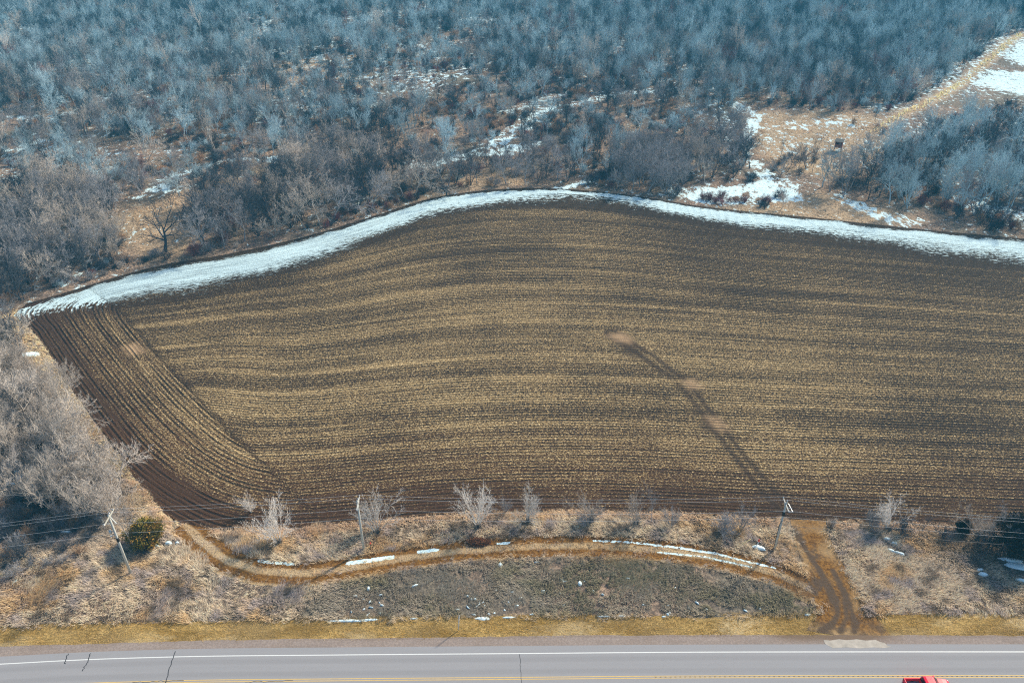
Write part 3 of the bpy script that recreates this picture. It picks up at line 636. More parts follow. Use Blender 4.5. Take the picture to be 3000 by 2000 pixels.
# sort by how large each shows
isbush = lambda f: f in ('shrub', 'bush', 'fan')
info = []
for c in cand:
    X_, Y_ = project(c[0], c[1]); zc = c[1]*CT+H*ST; size = SPEC[c[2]]['h']*c[5]*F/zc; vis = -30 < X_ < 3030 and -10 < Y_ < 2010
    info.append((size if vis else -1, X_, Y_))
order = np.argsort([-i[0] for i in info])
ind_tree = []; ind_bush = []; rest = []
for i in order:
    c = cand[i]; vis = info[i][0] > 0
    if vis and not isbush(c[2]) and len(ind_tree) < 262: ind_tree.append(i)
    elif vis and isbush(c[2]) and len(ind_bush) < 262: ind_bush.append(i)
    else: rest.append(i)
# far woods and undergrowth as two masses
def mass(name, idxs, label, cat):
    if not idxs: return
    V = []; Rr = []; Sc = []; Ix = []
    for i in idxs:
        c = cand[i]; z = float(woods_h(np.array(c[0]), np.array(c[1]))); V.append((c[0], c[1], z-.1)); lean = .10+.03*math.sin(i)
        Rr.append((rng.normal(0, .07), rng.normal(0, .07), c[6])); Sc.append(c[5]*(1, 1, 1)[0]); Ix.append(hidden(c[2], c[3], c[4]))
    me = bpy.data.meshes.new(name); me.vertices.add(len(V)); me.vertices.foreach_set('co', np.array(V, np.float32).ravel())
    a = me.attributes.new('rot', 'FLOAT_VECTOR', 'POINT'); a.data.foreach_set('vector', np.array(Rr, np.float32).ravel())
    a = me.attributes.new('sc', 'FLOAT', 'POINT'); a.data.foreach_set('value', np.array(Sc, np.float32))
    a = me.attributes.new('ix', 'INT', 'POINT'); a.data.foreach_set('value', np.array(Ix, np.int32))
    o = obj(name, me, None, label=label, category=cat, kind='stuff')
    g = bpy.data.node_groups.new(name, 'GeometryNodeTree'); g.interface.new_socket('Geometry', in_out='INPUT', socket_type='NodeSocketGeometry'); g.interface.new_socket('Geometry', in_out='OUTPUT', socket_type='NodeSocketGeometry')
    n = g.nodes; gi = n.new('NodeGroupInput'); go = n.new('NodeGroupOutput'); ip = n.new('GeometryNodeInstanceOnPoints'); ci = n.new('GeometryNodeCollectionInfo')
    ci.inputs[0].default_value = HIDDEN; ci.inputs['Separate Children'].default_value = True; ci.inputs['Reset Children'].default_value = True
    def na(nm, ty): q = n.new('GeometryNodeInputNamedAttribute'); q.data_type = ty; q.inputs[0].default_value = nm; return [s for s in q.outputs if s.enabled and s.name == 'Attribute'][0]
    er = n.new('FunctionNodeEulerToRotation'); g.links.new(na('rot', 'FLOAT_VECTOR'), er.inputs[0])
    g.links.new(gi.outputs[0], ip.inputs['Points']); g.links.new(ci.outputs[0], ip.inputs['Instance']); ip.inputs['Pick Instance'].default_value = True
    g.links.new(na('ix', 'INT'), ip.inputs['Instance Index']); g.links.new(er.outputs[0], ip.inputs['Rotation']); g.links.new(na('sc', 'FLOAT'), ip.inputs['Scale']); g.links.new(ip.outputs[0], go.inputs[0])
    md = o.modifiers.new('scatter', 'NODES'); md.node_group = g
mass('forest', [i for i in rest if not isbush(cand[i][2])], 'bare blue-grey winter wood filling the far half of the photo', 'woods')
mass('undergrowth', [i for i in rest if isbush(cand[i][2])], 'low leafless brush on the floor of the winter wood', 'undergrowth')

# individuals: label = tone + form + where + order from the left
FORMW = {'round': 'round-crowned', 'tall': 'tall upright', 'vase': 'many-stemmed', 'slim': 'slender', 'open': 'open-crowned', 'shrub': 'leafless', 'fan': 'fan-shaped', 'bush': 'low leafless'}
ORD = 'leftmost|second|third|fourth|fifth|sixth|seventh|eighth|ninth|tenth|eleventh|twelfth|thirteenth|fourteenth|fifteenth|sixteenth|seventeenth|eighteenth|nineteenth|twentieth'.split('|')
def phrase(i):
    c = cand[i]; X_, Y_ = info[i][1:]
    if c[7]:
        zx = [info[j][2] for j in ind_tree+ind_bush if cand[j][7] == c[7]]; lo_, hi_ = np.percentile(zx, [34, 67])
        row_ = 'rearward' if Y_ < lo_ else 'midway' if Y_ < hi_ else 'foremost'
        return c[7], row_
    if X_ < 700: a_ = 'in woods beyond the oak' 
    elif X_ < 1300: a_ = 'in woods left of the clearing'
    elif X_ < 1850: a_ = 'in woods above the clearing'
    elif X_ < 2300: a_ = 'in woods above the trail'
    else: a_ = 'in woods above the blind'
    return a_, 'nearby' if Y_ > 380 else 'distant' if Y_ < 250 else 'midway'
from collections import defaultdict
buckets = defaultdict(list)
for i in ind_tree+ind_bush:
    c = cand[i]; a_, r_ = phrase(i); buckets[(c[4], FORMW[c[2]], isbush(c[2]), a_, r_)].append(i)
LAB = {}; GRP = {}
for (tone, fw, bu, a_, r_), ids in buckets.items():
    ids.sort(key=lambda i: info[i][1]); noun = 'shrub' if bu else 'tree'
    for k, i in enumerate(ids):
        o_ = 'only' if len(ids) == 1 else ORD[k] if k < 20 else 'rightmost'
        if k == len(ids)-1 and k > 0: o_ = 'rightmost'
        LAB[i] = f"{tone} {fw} {noun} {r_} {a_}" + ('' if o_ == 'only' else f", {o_}" + ('' if 'most' in o_ else ' from left'))
        GRP[i] = ('leafless shrubs ' if bu else 'bare trees ')+a_
CAMREF = Vector((0, 0, H))
first = {}
def place_tree(i_or_none, x, y, form, v, tone, sc, yaw, label, group, lean=None, z=None):
    z = float(woods_h(np.array(x), np.array(y)))-.08 if z is None else z; key = (form, v)
    noun = 'bare_shrub' if isbush(form) else 'bare_tree'
    rot = (rng.normal(0, .05), rng.normal(0, .05), yaw) if lean is None else (*lean, yaw)
    if isbush(form):
        if key in first: o = first[key].copy(); COL.objects.link(o)
        else: o = obj(noun, VAR[form][v][2]); first[key] = o
        tint(o, tone)
    else:
        if key in first:
            s_ = first[key]; o = s_.copy(); COL.objects.link(o)
            for ch in s_.children: c2 = ch.copy(); COL.objects.link(c2); c2.parent = o; tint(c2, tone)
        else:
            o = obj(noun, None); first[key] = o
            for nm, me in (('trunk', VAR[form][v][0]), ('crown', VAR[form][v][1])): c2 = obj(nm, me, None, o); tint(c2, tone)
    o.location = (x, y, z); o.rotation_euler = rot; o.scale = (sc*rng.uniform(.9, 1.1), sc*rng.uniform(.9, 1.1), sc)
    o['label'] = label; o['category'] = 'shrub' if isbush(form) else 'tree'; o['group'] = group
    return o
for i in ind_tree+ind_bush:
    c = cand[i]; place_tree(i, *c[:7], LAB[i], GRP[i])

# the oak with the open dark crown
p = at(484, 738); place_tree(None, p[0], p[1], 'open', 0, 'dark grey', 1.55, .4, 'dark open-crowned oak standing alone in the tan clearing', 'solitary trees at the field edge')
p = at(1308, 572); place_tree(None, p[0], p[1], 'open', 1, 'dark grey', .62, 2.4, 'small dark spreading tree at the snow strip edge', 'solitary trees at the field edge')
p = at(2290, 612); place_tree(None, p[0], p[1], 'round', 1, 'pale beige', .55, 2.4, 'small pale tree beside the reddish bush behind the snow', 'solitary trees at the field edge')
for k, (px, py, s_, la) in enumerate(((405, 1611, .78, 'tall pale forked tree right behind the first utility pole'), (108, 1290, .62, 'pale tree leaning at the left thicket by the field corner'), (190, 1165, .60, 'pale crooked tree beside the tan left edge of the field'), (330, 1440, .45, 'small bare tree beside the evergreen shrub at the field corner'))):
    p = at(px, py); place_tree(None, p[0], p[1], ('slim', 'round', 'round', 'vase')[k], k % 2, 'pale beige', s_, k*1.3, la, 'bare trees by the field corner')
# fallen tree above the middle bend
p = at(1700, 505); place_tree(None, p[0], p[1], 'slim', 1, 'dark grey', .7, 2.2, 'fallen dark tree lying across the brush above the snow', 'fallen trees', lean=(1.25, .4), z=.6)
p = at(2330, 470); o = place_tree(None, p[0], p[1], 'slim', 0, 'tan', .6, .9, 'pale fallen trunk leaning in the brush near the blind', 'fallen trees', lean=(1.0, .3), z=.3)
# roadside shrubs between field and track
RS = [(735, 1500, .50, 'fan', 'ash white'), (818, 1590, 1.05, 'fan', 'ash white'), (1105, 1558, 1.0, 'fan', 'ash white'), (1398, 1542, 1.05, 'fan', 'ash white'), (1545, 1530, .90, 'fan', 'ash white'), (1722, 1535, .62, 'shrub', 'grey'), (1728, 1525, .75, 'fan', 'pale beige'),
      (1862, 1535, .75, 'fan', 'pale beige'), (1908, 1528, .50, 'slim', 'grey'), (1965, 1545, .55, 'fan', 'grey'), (2120, 1560, .9, 'shrub', 'grey'), (2170, 1550, .62, 'fan', 'grey'), (1480, 1500, .42, 'fan', 'grey'),
      (2555, 1545, .7, 'shrub', 'grey'), (2600, 1548, .85, 'fan', 'ash white'), (2690, 1580, .38, 'slim', 'dark grey'), (2640, 1570, .8, 'shrub', 'dark grey'), (2760, 1580, 1.0, 'bush', 'dark grey'), (2860, 1572, .85, 'fan', 'pale beige'), (2935, 1605, .62, 'round', 'grey'), (2900, 1605, 1.0, 'shrub', 'dark grey'), (2440, 1540, .6, 'bush', 'pale beige')]
SPOT = ['left of the two stems at the track mouth', 'tall twin-stemmed one where the dirt track bends', 'right beside the middle utility pole', 'widest fan-shaped one above the rusty heap', 'next to the widest fan-shaped one', 'low dense one in the middle of the strip', 'rising behind the low dense one', 'short of the snowy rut', 'thin single-stemmed one above the snowy rut', 'right of the thin single stem',
        'broad dark-footed one left of the red marker', 'inside the broad dark-footed one', 'smallest one at the ploughed edge', 'first right of the entrance drive', 'palest right of the entrance drive', 'single crooked stem right of the drive', 'dark low one over the snow bits', 'low dark one before the small cedar', 'pale one left of the dark cedar', 'leaning over the right-hand snow', 'dark thicket at the foot of the cedar', 'stubby one at the drive edge']
for k, ((px, py, s_, f_, to), sp_) in enumerate(zip(RS, SPOT)):
    p = at(px, py)
    if f_ == 'fan' and s_ > .7: place_tree(None, p[0]+.2, p[1]-.3, 'bush', k % 3, 'dark grey', .5, k, f'dark weeds at the foot of the roadside shrub {sp_}'.replace('one ', ''), 'dark weeds under the roadside shrubs', z=0)
    o = place_tree(None, p[0], p[1], f_, k % 2, to, s_, k*2.1, f"{to} roadside {'shrub' if f_ != 'slim' else 'sapling'}, {sp_}", 'roadside shrubs between field and road', z=0)
    if not isbush(f_): o.name = 'roadside_shrub'; o['category'] = 'shrub'

# evergreens
def cedar_mesh(rg, h, rad, n, leaf):
    nb = 90; bt = rg.uniform(.02, 1, nb)**.85; ba = rg.uniform(0, 6.283, nb); br_ = rad*np.sin(np.pi*np.clip(.16+.84*bt, 0, 1))**.9*rg.uniform(.45, 1.25, nb)
    ib = rg.integers(0, nb, n); f_ = np.sqrt(rg.uniform(.05, 1, n)); sg = rad*.13; ang = ba[ib]; rr_ = br_[ib]*f_; z = h*(.03+.93*bt[ib])+(f_-.6)*rad*.22
    c = np.stack([rr_*np.cos(ang), rr_*np.sin(ang), z], -1)+rg.normal(0, sg, (n, 3)); c[:, 2] = np.maximum(c[:, 2], .05); out = np.stack([np.cos(ang), np.sin(ang), rg.uniform(.2, 1.3, n)], -1)+rg.normal(0, .5, (n, 3)); out /= np.linalg.norm(out, axis=1)[:, None]
    sd_ = np.cross(out, rg.normal(0, 1, (n, 3))); sd_ /= np.linalg.norm(sd_, axis=1)[:, None]; L = leaf*rg.uniform(.6, 1.4, n)[:, None]
    V = np.stack([c-sd_*L*.3, c+sd_*L*.3, c+out*L], 1).reshape(-1, 3); return V, np.arange(3*n).reshape(-1, 3)
def mat_cedar(name, a, b, c):
    t = NT(name, 1.0); n = t.noise(.8, 4, rough=.8); t.b.inputs['Specular IOR Level'].default_value = .1
    return t.out(t.ramp(n, [(.35, a), (.5, b), (.66, c)]))
MC = mat_cedar('cedar_rusty', (.05, .06, .015), (.20, .17, .03), (.60, .30, .07)); MD = mat_cedar('cedar_dark', (.014, .012, .009), (.035, .028, .016), (.07, .055, .03)); ME = mat_cedar('spruce_teal', (.008, .03, .03), (.015, .05, .045), (.03, .09, .07))
def evergreen(x, y, h, rad, mat, label, group, n=9000, leaf=.3, seed=1):
    z = float(woods_h(np.array(x), np.array(y))); o = obj('evergreen', None, loc=(x, y, z), label=label, category='evergreen', group=group)
    m = MB(); m.tube([(0, 0, -.1), (.05, 0, h*.5), (0, .03, h*.9)], [.05*rad+.05, .03*rad+.04, .02], 7); m.build('trunk', M['rust'], o)
    V, Fs = cedar_mesh(np.random.default_rng(seed), h, rad, n, leaf); obj('crown', mesh_np('crown', V, Fs), mat, o)
p = at(436, 1590); evergreen(p[0], p[1], 3.9, 2.5, MC, 'rusty green cedar shrub right of the first utility pole', 'cedars', 16000, .28, 3)
p = at(2970, 1620); evergreen(p[0], p[1], 6.5, 3.4, MD, 'large very dark cedar at the right edge of the roadside', 'cedars', 16000, .32, 4)
p = at(2818, 1560); evergreen(p[0], p[1], 2.4, 1.0, MD, 'small dark cedar before the ploughed field edge', 'cedars', 5000, .22, 5)
p = at(8, 1010); evergreen(p[0], p[1], 4.5, 2.2, MC, 'olive cedar at the far left corner of the field', 'cedars', 8000, .3, 6)
EV = ['nearest teal spruce at the top right corner', 'teal spruce behind the nearest one, top right', 'teal spruce left of the others at the top edge', 'rightmost teal spruce at the top right edge', 'teal spruce in the rear at the top right edge']
for k, (px, py) in enumerate(((2975, 62), (2940, 30), (2905, 8), (2998, 40), (2990, 10))):
    p = at(px, py); evergreen(p[0], p[1], 17, 7, ME, EV[k], 'spruces in the top right corner', 7000, 1.1, 20+k)

# ------------------------------------------------------------------ dry grass: real blades
def blades(name, x, y, n_per, hgt, wid_, cols, label, cat, seed=0, mat=None, lean=.8, z=None):
    rg = np.random.default_rng(seed); N_ = len(x); k = n_per
    X = np.repeat(x, k)+rg.normal(0, .13, N_*k); Y = np.repeat(y, k)+rg.normal(0, .13, N_*k)
    a_ = 6.283*1.4*fbm(X, Y, 6, 200+seed, 3)+rg.normal(0, .55, N_*k); ln = lean*rg.uniform(.5, 1.5, N_*k)
    h_ = np.repeat(hgt, k)*rg.uniform(.6, 1.2, N_*k); d = np.stack([np.cos(a_)*ln, np.sin(a_)*ln, np.ones(N_*k)], -1); d /= np.linalg.norm(d, axis=1)[:, None]; d *= h_[:, None]
    b_ = rg.uniform(0, 6.283, N_*k); s_ = np.stack([np.cos(b_), np.sin(b_), 0*b_], -1)*wid_
    base = np.stack([X, Y, (0 if z is None else np.repeat(z, k))+np.full(N_*k, .01)], -1); mid = base+d*.55; tip = base+d*np.array([1.25, 1.25, .8])
    V = np.stack([base-s_, base+s_, mid+s_*.8, mid-s_*.8, tip+s_*.35, tip-s_*.35], 1).reshape(-1, 3); i0 = np.arange(N_*k)*6
    Fs = np.stack([np.stack([i0, i0+1, i0+2, i0+3], -1), np.stack([i0+3, i0+2, i0+4, i0+5], -1)], 1).reshape(-1, 4)
    C = np.repeat(cols, k, 0)*rg.uniform(.62, 1.38, (N_*k, 1)); C = np.clip(np.c_[np.clip(C, 0, 1), np.ones(N_*k)], 0, 1); C = np.repeat(C, 2, 0)
    return obj(name, mesh_np(name, V, Fs, dict(col=('FLOAT_COLOR', C))), M['blade'], label=label, category=cat, kind='stuff')
def cmix(a, b, f): return np.asarray(a)*(1-f[:, None])+np.asarray(b)*f[:, None]
n_ = 150000
x = rng.uniform(-92, 92, n_); y = rng.uniform(56, 100, n_)
track_d = dist_poly(x, y, TRACK); drive_d = dist_poly(x, y, DRIVE); g2x = curve_y(G2, x)
lowf = np.where(x < XBL, y_left(x), y_bot(x))
ok = (y > g2x+1.2*(fbm(x, x*0, 4, 19)-.5)+.3*rng.normal(size=n_)) & (y < lowf-.1+.25*rng.normal(size=n_)) & (drive_d > 2.9+.5*rng.normal(size=n_))
rutz = (track_d < 1.95+.35*rng.normal(size=n_)) & ~(track_d < .55+.2*rng.normal(size=n_)); ok &= ~rutz
px_, py_ = project(x, y); ok &= (px_ > -60) & (px_ < 3060)
ok &= ~(inside(x, y, P((560, 1700), (700, 1640), (850, 1720), (620, 1780))) & (rng.uniform(size=n_) < .6))
for q, w_ in ((P((2210, 1597), (2240, 1608)), .9), (P((620, 1625), (660, 1625)), .4), (P((2590, 1590), (2640, 1625)), .5), (P((2980, 1650), (3030, 1680)), 2.5), (P((2860, 1680), (2880, 1685)), .5), (P((425, 1600), (520, 1592)), .35)):
    ok &= dist_poly(x, y, q) > w_*(.6+.8*rng.uniform(size=n_))
x, y, track_d = x[ok], y[ok], track_d[ok]; px_, py_ = px_[ok], py_[ok]
n = len(x); f1 = fbm(x, y, 5, 301); f2 = fbm(x, y, 2.0, 302); lowf = np.where(x < XBL, y_left(x), y_bot(x)); trk_y = np.interp(x, TRACK[:, 0], TRACK[:, 1])
island = soft_in(x, y, P((930, 1740), (1020, 1700), (1200, 1668), (1500, 1640), (1900, 1640), (2150, 1680), (2300, 1720), (2400, 1780), (2390, 1803), (1900, 1806), (1300, 1810), (1000, 1815), (880, 1800)), 1.2)
col = cmix((.86, .72, .55), (.78, .58, .34), sstep(.50, .68, f1)); col = cmix(col, (.58, .50, .46), sstep(.52, .75, f2))
col = cmix(col, (.22, .17, .12), .8*sstep(.60, .72, fbm(x, y, 1.5, 307)))
col = cmix(col, cmix((.46, .41, .33), (.33, .31, .21), sstep(.4, .65, f1)), island*.9)  # grey-green island grass, with the mound's slope shading put into its colour
edge = sstep(2.6, .6, np.abs(lowf-y))*(x > -120); col = cmix(col, (.84, .62, .42), edge*.8)
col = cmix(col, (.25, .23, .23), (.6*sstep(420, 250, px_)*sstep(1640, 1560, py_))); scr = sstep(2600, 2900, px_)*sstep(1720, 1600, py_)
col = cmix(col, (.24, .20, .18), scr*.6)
hg = .42+.45*f1+.15*f2; hg = hg*(1-.25*island)*np.where(track_d < .7, .35, 1)
# gaps in the island where snow lies
isl_gap = (island > .5) & (fbm(x, y, 2.2, 305) > .66-.10*sstep(1740, 1800, py_))
x, y, hg, col, island = [v[~isl_gap] for v in (x, y, hg, col, island)]
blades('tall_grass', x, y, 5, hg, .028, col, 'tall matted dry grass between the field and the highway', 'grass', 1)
# snow lying in the grass
def snow_patch(px, py, rx_, ry_, n=26, z=.09, seed=0, ang=0.0):
    rg = np.random.default_rng(seed); c = at(px, py); a_ = np.linspace(0, 6.283, n, endpoint=False); r_ = .75+.5*np.interp(a_, np.linspace(0, 6.283, 9), np.r_[(q := rg.uniform(0, 1, 8)), q[0]])+rg.uniform(-.12, .12, n)
    ux, uy = np.cos(a_)*rx_*r_, np.sin(a_)*ry_*r_; ca, sa = math.cos(ang), math.sin(ang)
    ring = np.stack([c[0]+ux*ca-uy*sa, c[1]+ux*sa+uy*ca, np.full(n, .03)], -1); mid = (ring-[c[0], c[1], 0])*[.72, .72, 0]+[c[0], c[1], z]
    V = np.concatenate([ring, mid, [[c[0], c[1], z+.02]]]); i = np.arange(n); j = (i+1) % n
    tri = np.concatenate([np.stack([i, j, n+j], -1), np.stack([i, n+j, n+i], -1), np.stack([n+i, n+j, np.full(n, 2*n)], -1)]); return V, tri
def snow_obj(name, lst, **kw):
    Vs = []; Ts = []; o_ = 0
    for k, a_ in enumerate(lst):
        V, T = snow_patch(*a_[:4], seed=k+int(a_[0]), ang=a_[4] if len(a_) > 4 else 0, z=a_[5] if len(a_) > 5 else .12); Vs.append(V); Ts.append(T+o_); o_ += len(V)
    return obj(name, mesh_np(name, np.concatenate(Vs), np.concatenate(Ts), None, True), M['snow'], kind='stuff', **kw)
L = [(1030, 1818, 2.6, .22), (1080, 1815, 1.2, .2), (1415, 1811, 1.0, .28), (1490, 1808, .9, .13), (1210, 1812, .5, .13), (1770, 1805, .8, .12), (1820, 1804, .5, .14), (2365, 1800, .45, .2), (1945, 1806, .3, .12)]
rgs = np.random.default_rng(5)
for cx, cy, sx, sy, k in ((1430, 1780, 45, 18, 10), (1080, 1780, 40, 20, 7), (1060, 1760, 30, 14, 4), (1370, 1770, 30, 16, 4), (1500, 1770, 40, 20, 5), (1560, 1770, 80, 40, 5), (1960, 1775, 20, 22, 4), (2150, 1785, 120, 12, 5), (1700, 1700, 160, 30, 6), (1780, 1760, 200, 25, 7)):
    for _ in range(k): L.append((rgs.normal(cx, sx), min(rgs.normal(cy, sy), 1800), rgs.uniform(.10, .36), rgs.uniform(.05, .12), rgs.uniform(-1, 1), rgs.uniform(.08, .24)))
L += [(1466, 1655, .30, .4, 0, .3), (1698, 1710, .28, .38, 0, .35), (1215, 1717, .5, .12, .4, .3), (1080, 1725, .2, .3, 0, .3)]
snow_obj('snow_patches', L, label='small snow patches in the dark grass between track and verge', category='snow')
snow_obj('snow_patches', [(2225, 1605, 1.0, .42, -.35, .30), (2600, 1580, .5, .3, -.3, .3), (2620, 1592, .45, .25, -.4, .3), (2635, 1622, .7, .25, -.4, .3), (2610, 1614, .5, .2, -.5, .3), (430, 1602, .35, .3, 0, .3), (455, 1600, .6, .25, 0, .3), (494, 1592, .45, .3, 0, .35), (520, 1591, .3, .2, 0, .3),
                     (288, 1523, .8, .2, .5, .5), (300, 1530, .5, .18, -.8, .5), (190, 1562, .9, .12, .1, .5), (10, 1358, 1.2, 1.0, 0, .4), (65, 1394, 1.3, .5, .2, .4), (35, 1420, .8, .3, .1, .4), (80, 1040, 2.4, 1.0, .1, .3),
                     (2880, 1683, .6, .3, -.3, .35), (2990, 1660, 2.2, .7, -.2, .2), (2960, 1640, 1.5, .5, -.2, .2), (2990, 1700, .8, .25, -.3, .3), (2870, 1670, .5, .2, 0, .3)],
         label='scattered snow patches in the rough grass by the poles', category='snow')
# short verge blades
n_ = 60000; x = rng.uniform(-75, 80, n_); y = rng.uniform(50, 75, n_); ok = (y > curve_y(G1, x)+.1*rng.normal(size=n_)) & (y < curve_y(G2, x)+.4) & (dist_poly(x, y, DRIVE) > 4.2); x, y = x[ok], y[ok]
f1 = fbm(x*.4, y, 1.5, 401); col = cmix((.82, .60, .26), (.52, .34, .09), sstep(.4, .65, f1)); col = cmix(col, (.40, .27, .08), sstep(.6, .75, fbm(x, y, 4, 402)))
blades('short_grass', x, y, 4, .13+.12*f1, .022, col, 'short yellow-brown mown grass beside the highway shoulder', 'grass', 2, lean=1.4)
# tan border grass round the field and coarse grass behind it
n_ = 60000; q = P((0, 880), (20, 935), (100, 985), (200, 1135), (300, 1275), (400, 1415), (500, 1530)); x = rng.uniform(-125, -45, n_); y = rng.uniform(88, 165, n_)
ok = ~in_field(x, y) & (dist_poly(x, y, q) < 4.5+1.5*rng.normal(size=n_)) & (x < y_left(x)*0+XBL+2) & ~((x > XL0) & (y > y_top(x)-.5)); x, y = x[ok], y[ok]
dl = dist_poly(x, y, LQ); col = cmix((.96, .74, .48), (.50, .42, .35), sstep(2.0, 4.5, dl)); blades('border_grass', x, y, 4, .35+.3*fbm(x, y, 3, 5), .035, col, 'peach coloured dry grass edging the left side of the field', 'grass', 3)
n_ = 120000; x = rng.uniform(-150, 170, n_); y = rng.uniform(150, 340, n_)
ok = ~in_field(x, y) & (y > np.where(x > XL0, y_top(x)+.2, 150)) & (snow_at(x, y)+.5*(fbm(x, y, 3, 66)-.5) < .36) & (rng.uniform(size=n_) < .7); x, y = x[ok], y[ok]; f1 = fbm(x, y, 9, 501)
tn = np.zeros(len(x)); 
for pl in TANPOLY: tn = np.maximum(tn, soft_in(x, y, pl, 5))
col = cmix((.54, .44, .35), (.72, .53, .37), sstep(.40, .60, f1)); col = cmix(col, (.72, .56, .38), tn*.8); col = cmix(col, (.30, .15, .13), .6*sstep(.62, .75, fbm(x, y, 14, 502)))
blades('wood_edge_grass', x, y, 3, .45+.4*f1, .06, col, 'coarse tan grass on the wood floor behind the field', 'grass', 4, z=woods_h(x, y))
# the bright reed belt along the ditch on the far right
n_ = 30000; x = rng.uniform(90, 330, n_); y = rng.uniform(260, 520, n_); d_ = dist_poly(x, y, YELLOWLINE); ok = d_ < 1.4+.4*rng.normal(size=n_); x, y = x[ok], y[ok]
blades('reed_belt', x, y, 5, np.full(len(x), 1.3), .09, np.tile([[.98, .82, .50]], (len(x), 1)), 'bright yellow reed belt along the ditch on the far right', 'reeds', 5, lean=.25, z=woods_h(x, y))

# ------------------------------------------------------------------ utility poles and wires
PB = [at(385, 1683), at(1066, 1612), at(2268, 1610)]
hA = [height_at(0, PB[0][1], 1513), height_at(0, PB[1][1], 1471), height_at(0, PB[2][1], 1476)]
hN = [height_at(0, PB[0][1], 1562), height_at(0, PB[1][1], 1518), height_at(0, PB[2][1], 1514)]
print('POLES', PB, hA, hN)
PL = ['brown-footed utility pole beside the cedar, leaning left', 'pale utility pole standing at the middle of the grass strip', 'utility pole beside the entrance drive and red marker']
ATT = []
for k, (b, ha, hn) in enumerate(zip(PB, hA, hN)):
    o = obj('utility_pole', None, loc=(b[0], b[1], 0), label=PL[k], category='utility pole', group='utility poles along the road')
    lean = (-.25, .0, .15)[k]
    m = MB(); m.tube([(0, 0, -.3), (lean*.5, 0, ha*.5), (lean, 0, ha+.35)], [.19, .165, .13], 12); m.build('pole', M['polewood'], o, True)
    tw = (-.10, -.12, .08)[k]; arm = lambda s, z=0: (lean+tw*s*-1, s, ha+z)     # crossarm runs across the line, towards and away from the road
    far, near = 1.15, -1.75
    m = MB(); m.tube([(lean-tw*far, far, ha+.1), (lean-tw*near*-1, near, ha+.1)], [.085, .085], 4); m.build('crossarm', M['lumber'] if k == 0 else M['polewood'], o)
    br = MB(); br.tube([(lean, -.14, ha-1.1), (lean+tw*1.1, -1.3, ha+.05)], .03, 5); br.tube([(lean, .14, ha-.8), (lean-tw*.8, .8, ha+.05)], .03, 5); br.build('brace', M['metal'], o)
    ends = [(lean-tw*far, far, ha+.3), (lean+.12, .12, ha+.62), (lean+tw*near*-1*-1 if False else lean-tw*near*-1, near, ha+.3), (lean*.7+.16, 0, hn)]
    for e in ends[:3]:
        m = MB(); z0 = e[2]-.16
        for q in range(4): m.tube([(e[0], e[1], z0+q*.055), (e[0], e[1], z0+q*.055+.03)], [.085, .05], 10)
        m.tube([(e[0], e[1], z0-.1), (e[0], e[1], e[2]+.03)], .025, 8); m.build('insulator', M['insul'], o)
    m = MB(); m.tube([(lean*.7, 0, hn), (lean*.7+.17, 0, hn)], .04, 8); m.build('neutral_clamp', M['metal'], o)
    if k != 1:
        zb = ha*.62 if k == 0 else ha*.80
        m = MB(); m.tube([(lean*zb/ha, 0, zb-.35), (lean*zb/ha, 0, zb+.35)], [.20, .20], 12); m.build('black_band', M['black'], o, True)
    if k == 0:
        m = MB(); m.tube([(lean, .1, ha+.1), (lean+1.45, -1.1, ha-.2)], .10, 4); m.build('side_arm', M['polewood'], o)
        m = MB(); m.tube([(lean-.42, -.2, hn+.2), (lean-.42, -.2, hn+.75)], [.17, .17], 12); m.tube([(lean-.42, -.2, hn+.75), (lean-.42, -.2, hn+.9)], [.12, .06], 10); m.box((lean-.22, -.1, hn+.45), (.3, .08, .1)); m.build('fuse_can', M['metal'], o, True)
        m = MB(); m.tube([(lean-.45, -.2, hn-.3), (lean-.1, -.02, hn-.3)], .05, 6); m.box((lean-.5, -.2, hn-.3), (.25, .2, .18)); m.build('bracket', M['metal'], o)
    if k == 2:
        m = MB(); m.tube([(lean+.30, .0, ha+.1), (lean+.22+.2, -1.7, ha+.05)], .05, 6); m.tube([(lean, -.9, ha+.12), (lean+.55, -.95, ha+.12)], .04, 6); m.tube([(lean, -1.7, ha+.12), (lean+.5, -1.7, ha+.12)], .05, 6); m.build('side_arm', M['metal'], o)
        m = MB(); m.tube([(-.17, -.05, .1), (-.16, -.05, 2.5), (-.15, -.04, 5.0), (.05, -.14, 6.0)], .035, 6); m.build('cable_riser', M['rust'], o)
        hC = height_at(0, b[1], 1537); m = MB(); m.tube([(lean*.5, 0, hC), (lean*.5+.2, 0, hC)], .05, 8); m.build('cable_clamp', M['metal'], o)
    ATT.append([Vector((b[0]+e[0], b[1]+e[1], e[2]+.04)) for e in ends])
LEFTP = [Vector((-140, 72+e, z)) for e, z in ((1.1, 8.6), (.1, 8.9), (-1.7, 8.6), (0, 6.2))]
RIGHTP = [Vector((128, 76.5+e, z)) for e, z in ((1.1, 9.4), (.1, 9.7), (-1.7, 9.3), (0, 7.2))]
WLAB = ['farthest overhead wire, on the outer end of the crossarms', 'overhead wire on the pole tops, second from the field', 'overhead wire on the near ends of the crossarms', 'lowest long overhead wire, clamped below the crossarms']
def wire_pts(a, b, sag, n=24): return [a.lerp(b, i/n)-Vector((0, 0, 4*sag*(i/n)*(1-i/n))) for i in range(n+1)]
for j in range(4):
    pts = wire_pts(LEFTP[j], ATT[0][j], 1.5)[:-1]+wire_pts(ATT[0][j], ATT[1][j], .25)[:-1]+wire_pts(ATT[1][j], ATT[2][j], .75)[:-1]+wire_pts(ATT[2][j], RIGHTP[j], 1.5)
    m = MB(); m.tube(pts, .011, 5); m.build('overhead_wire', M['wire'], label=WLAB[j], category='power line', group='overhead wires of the road power line')
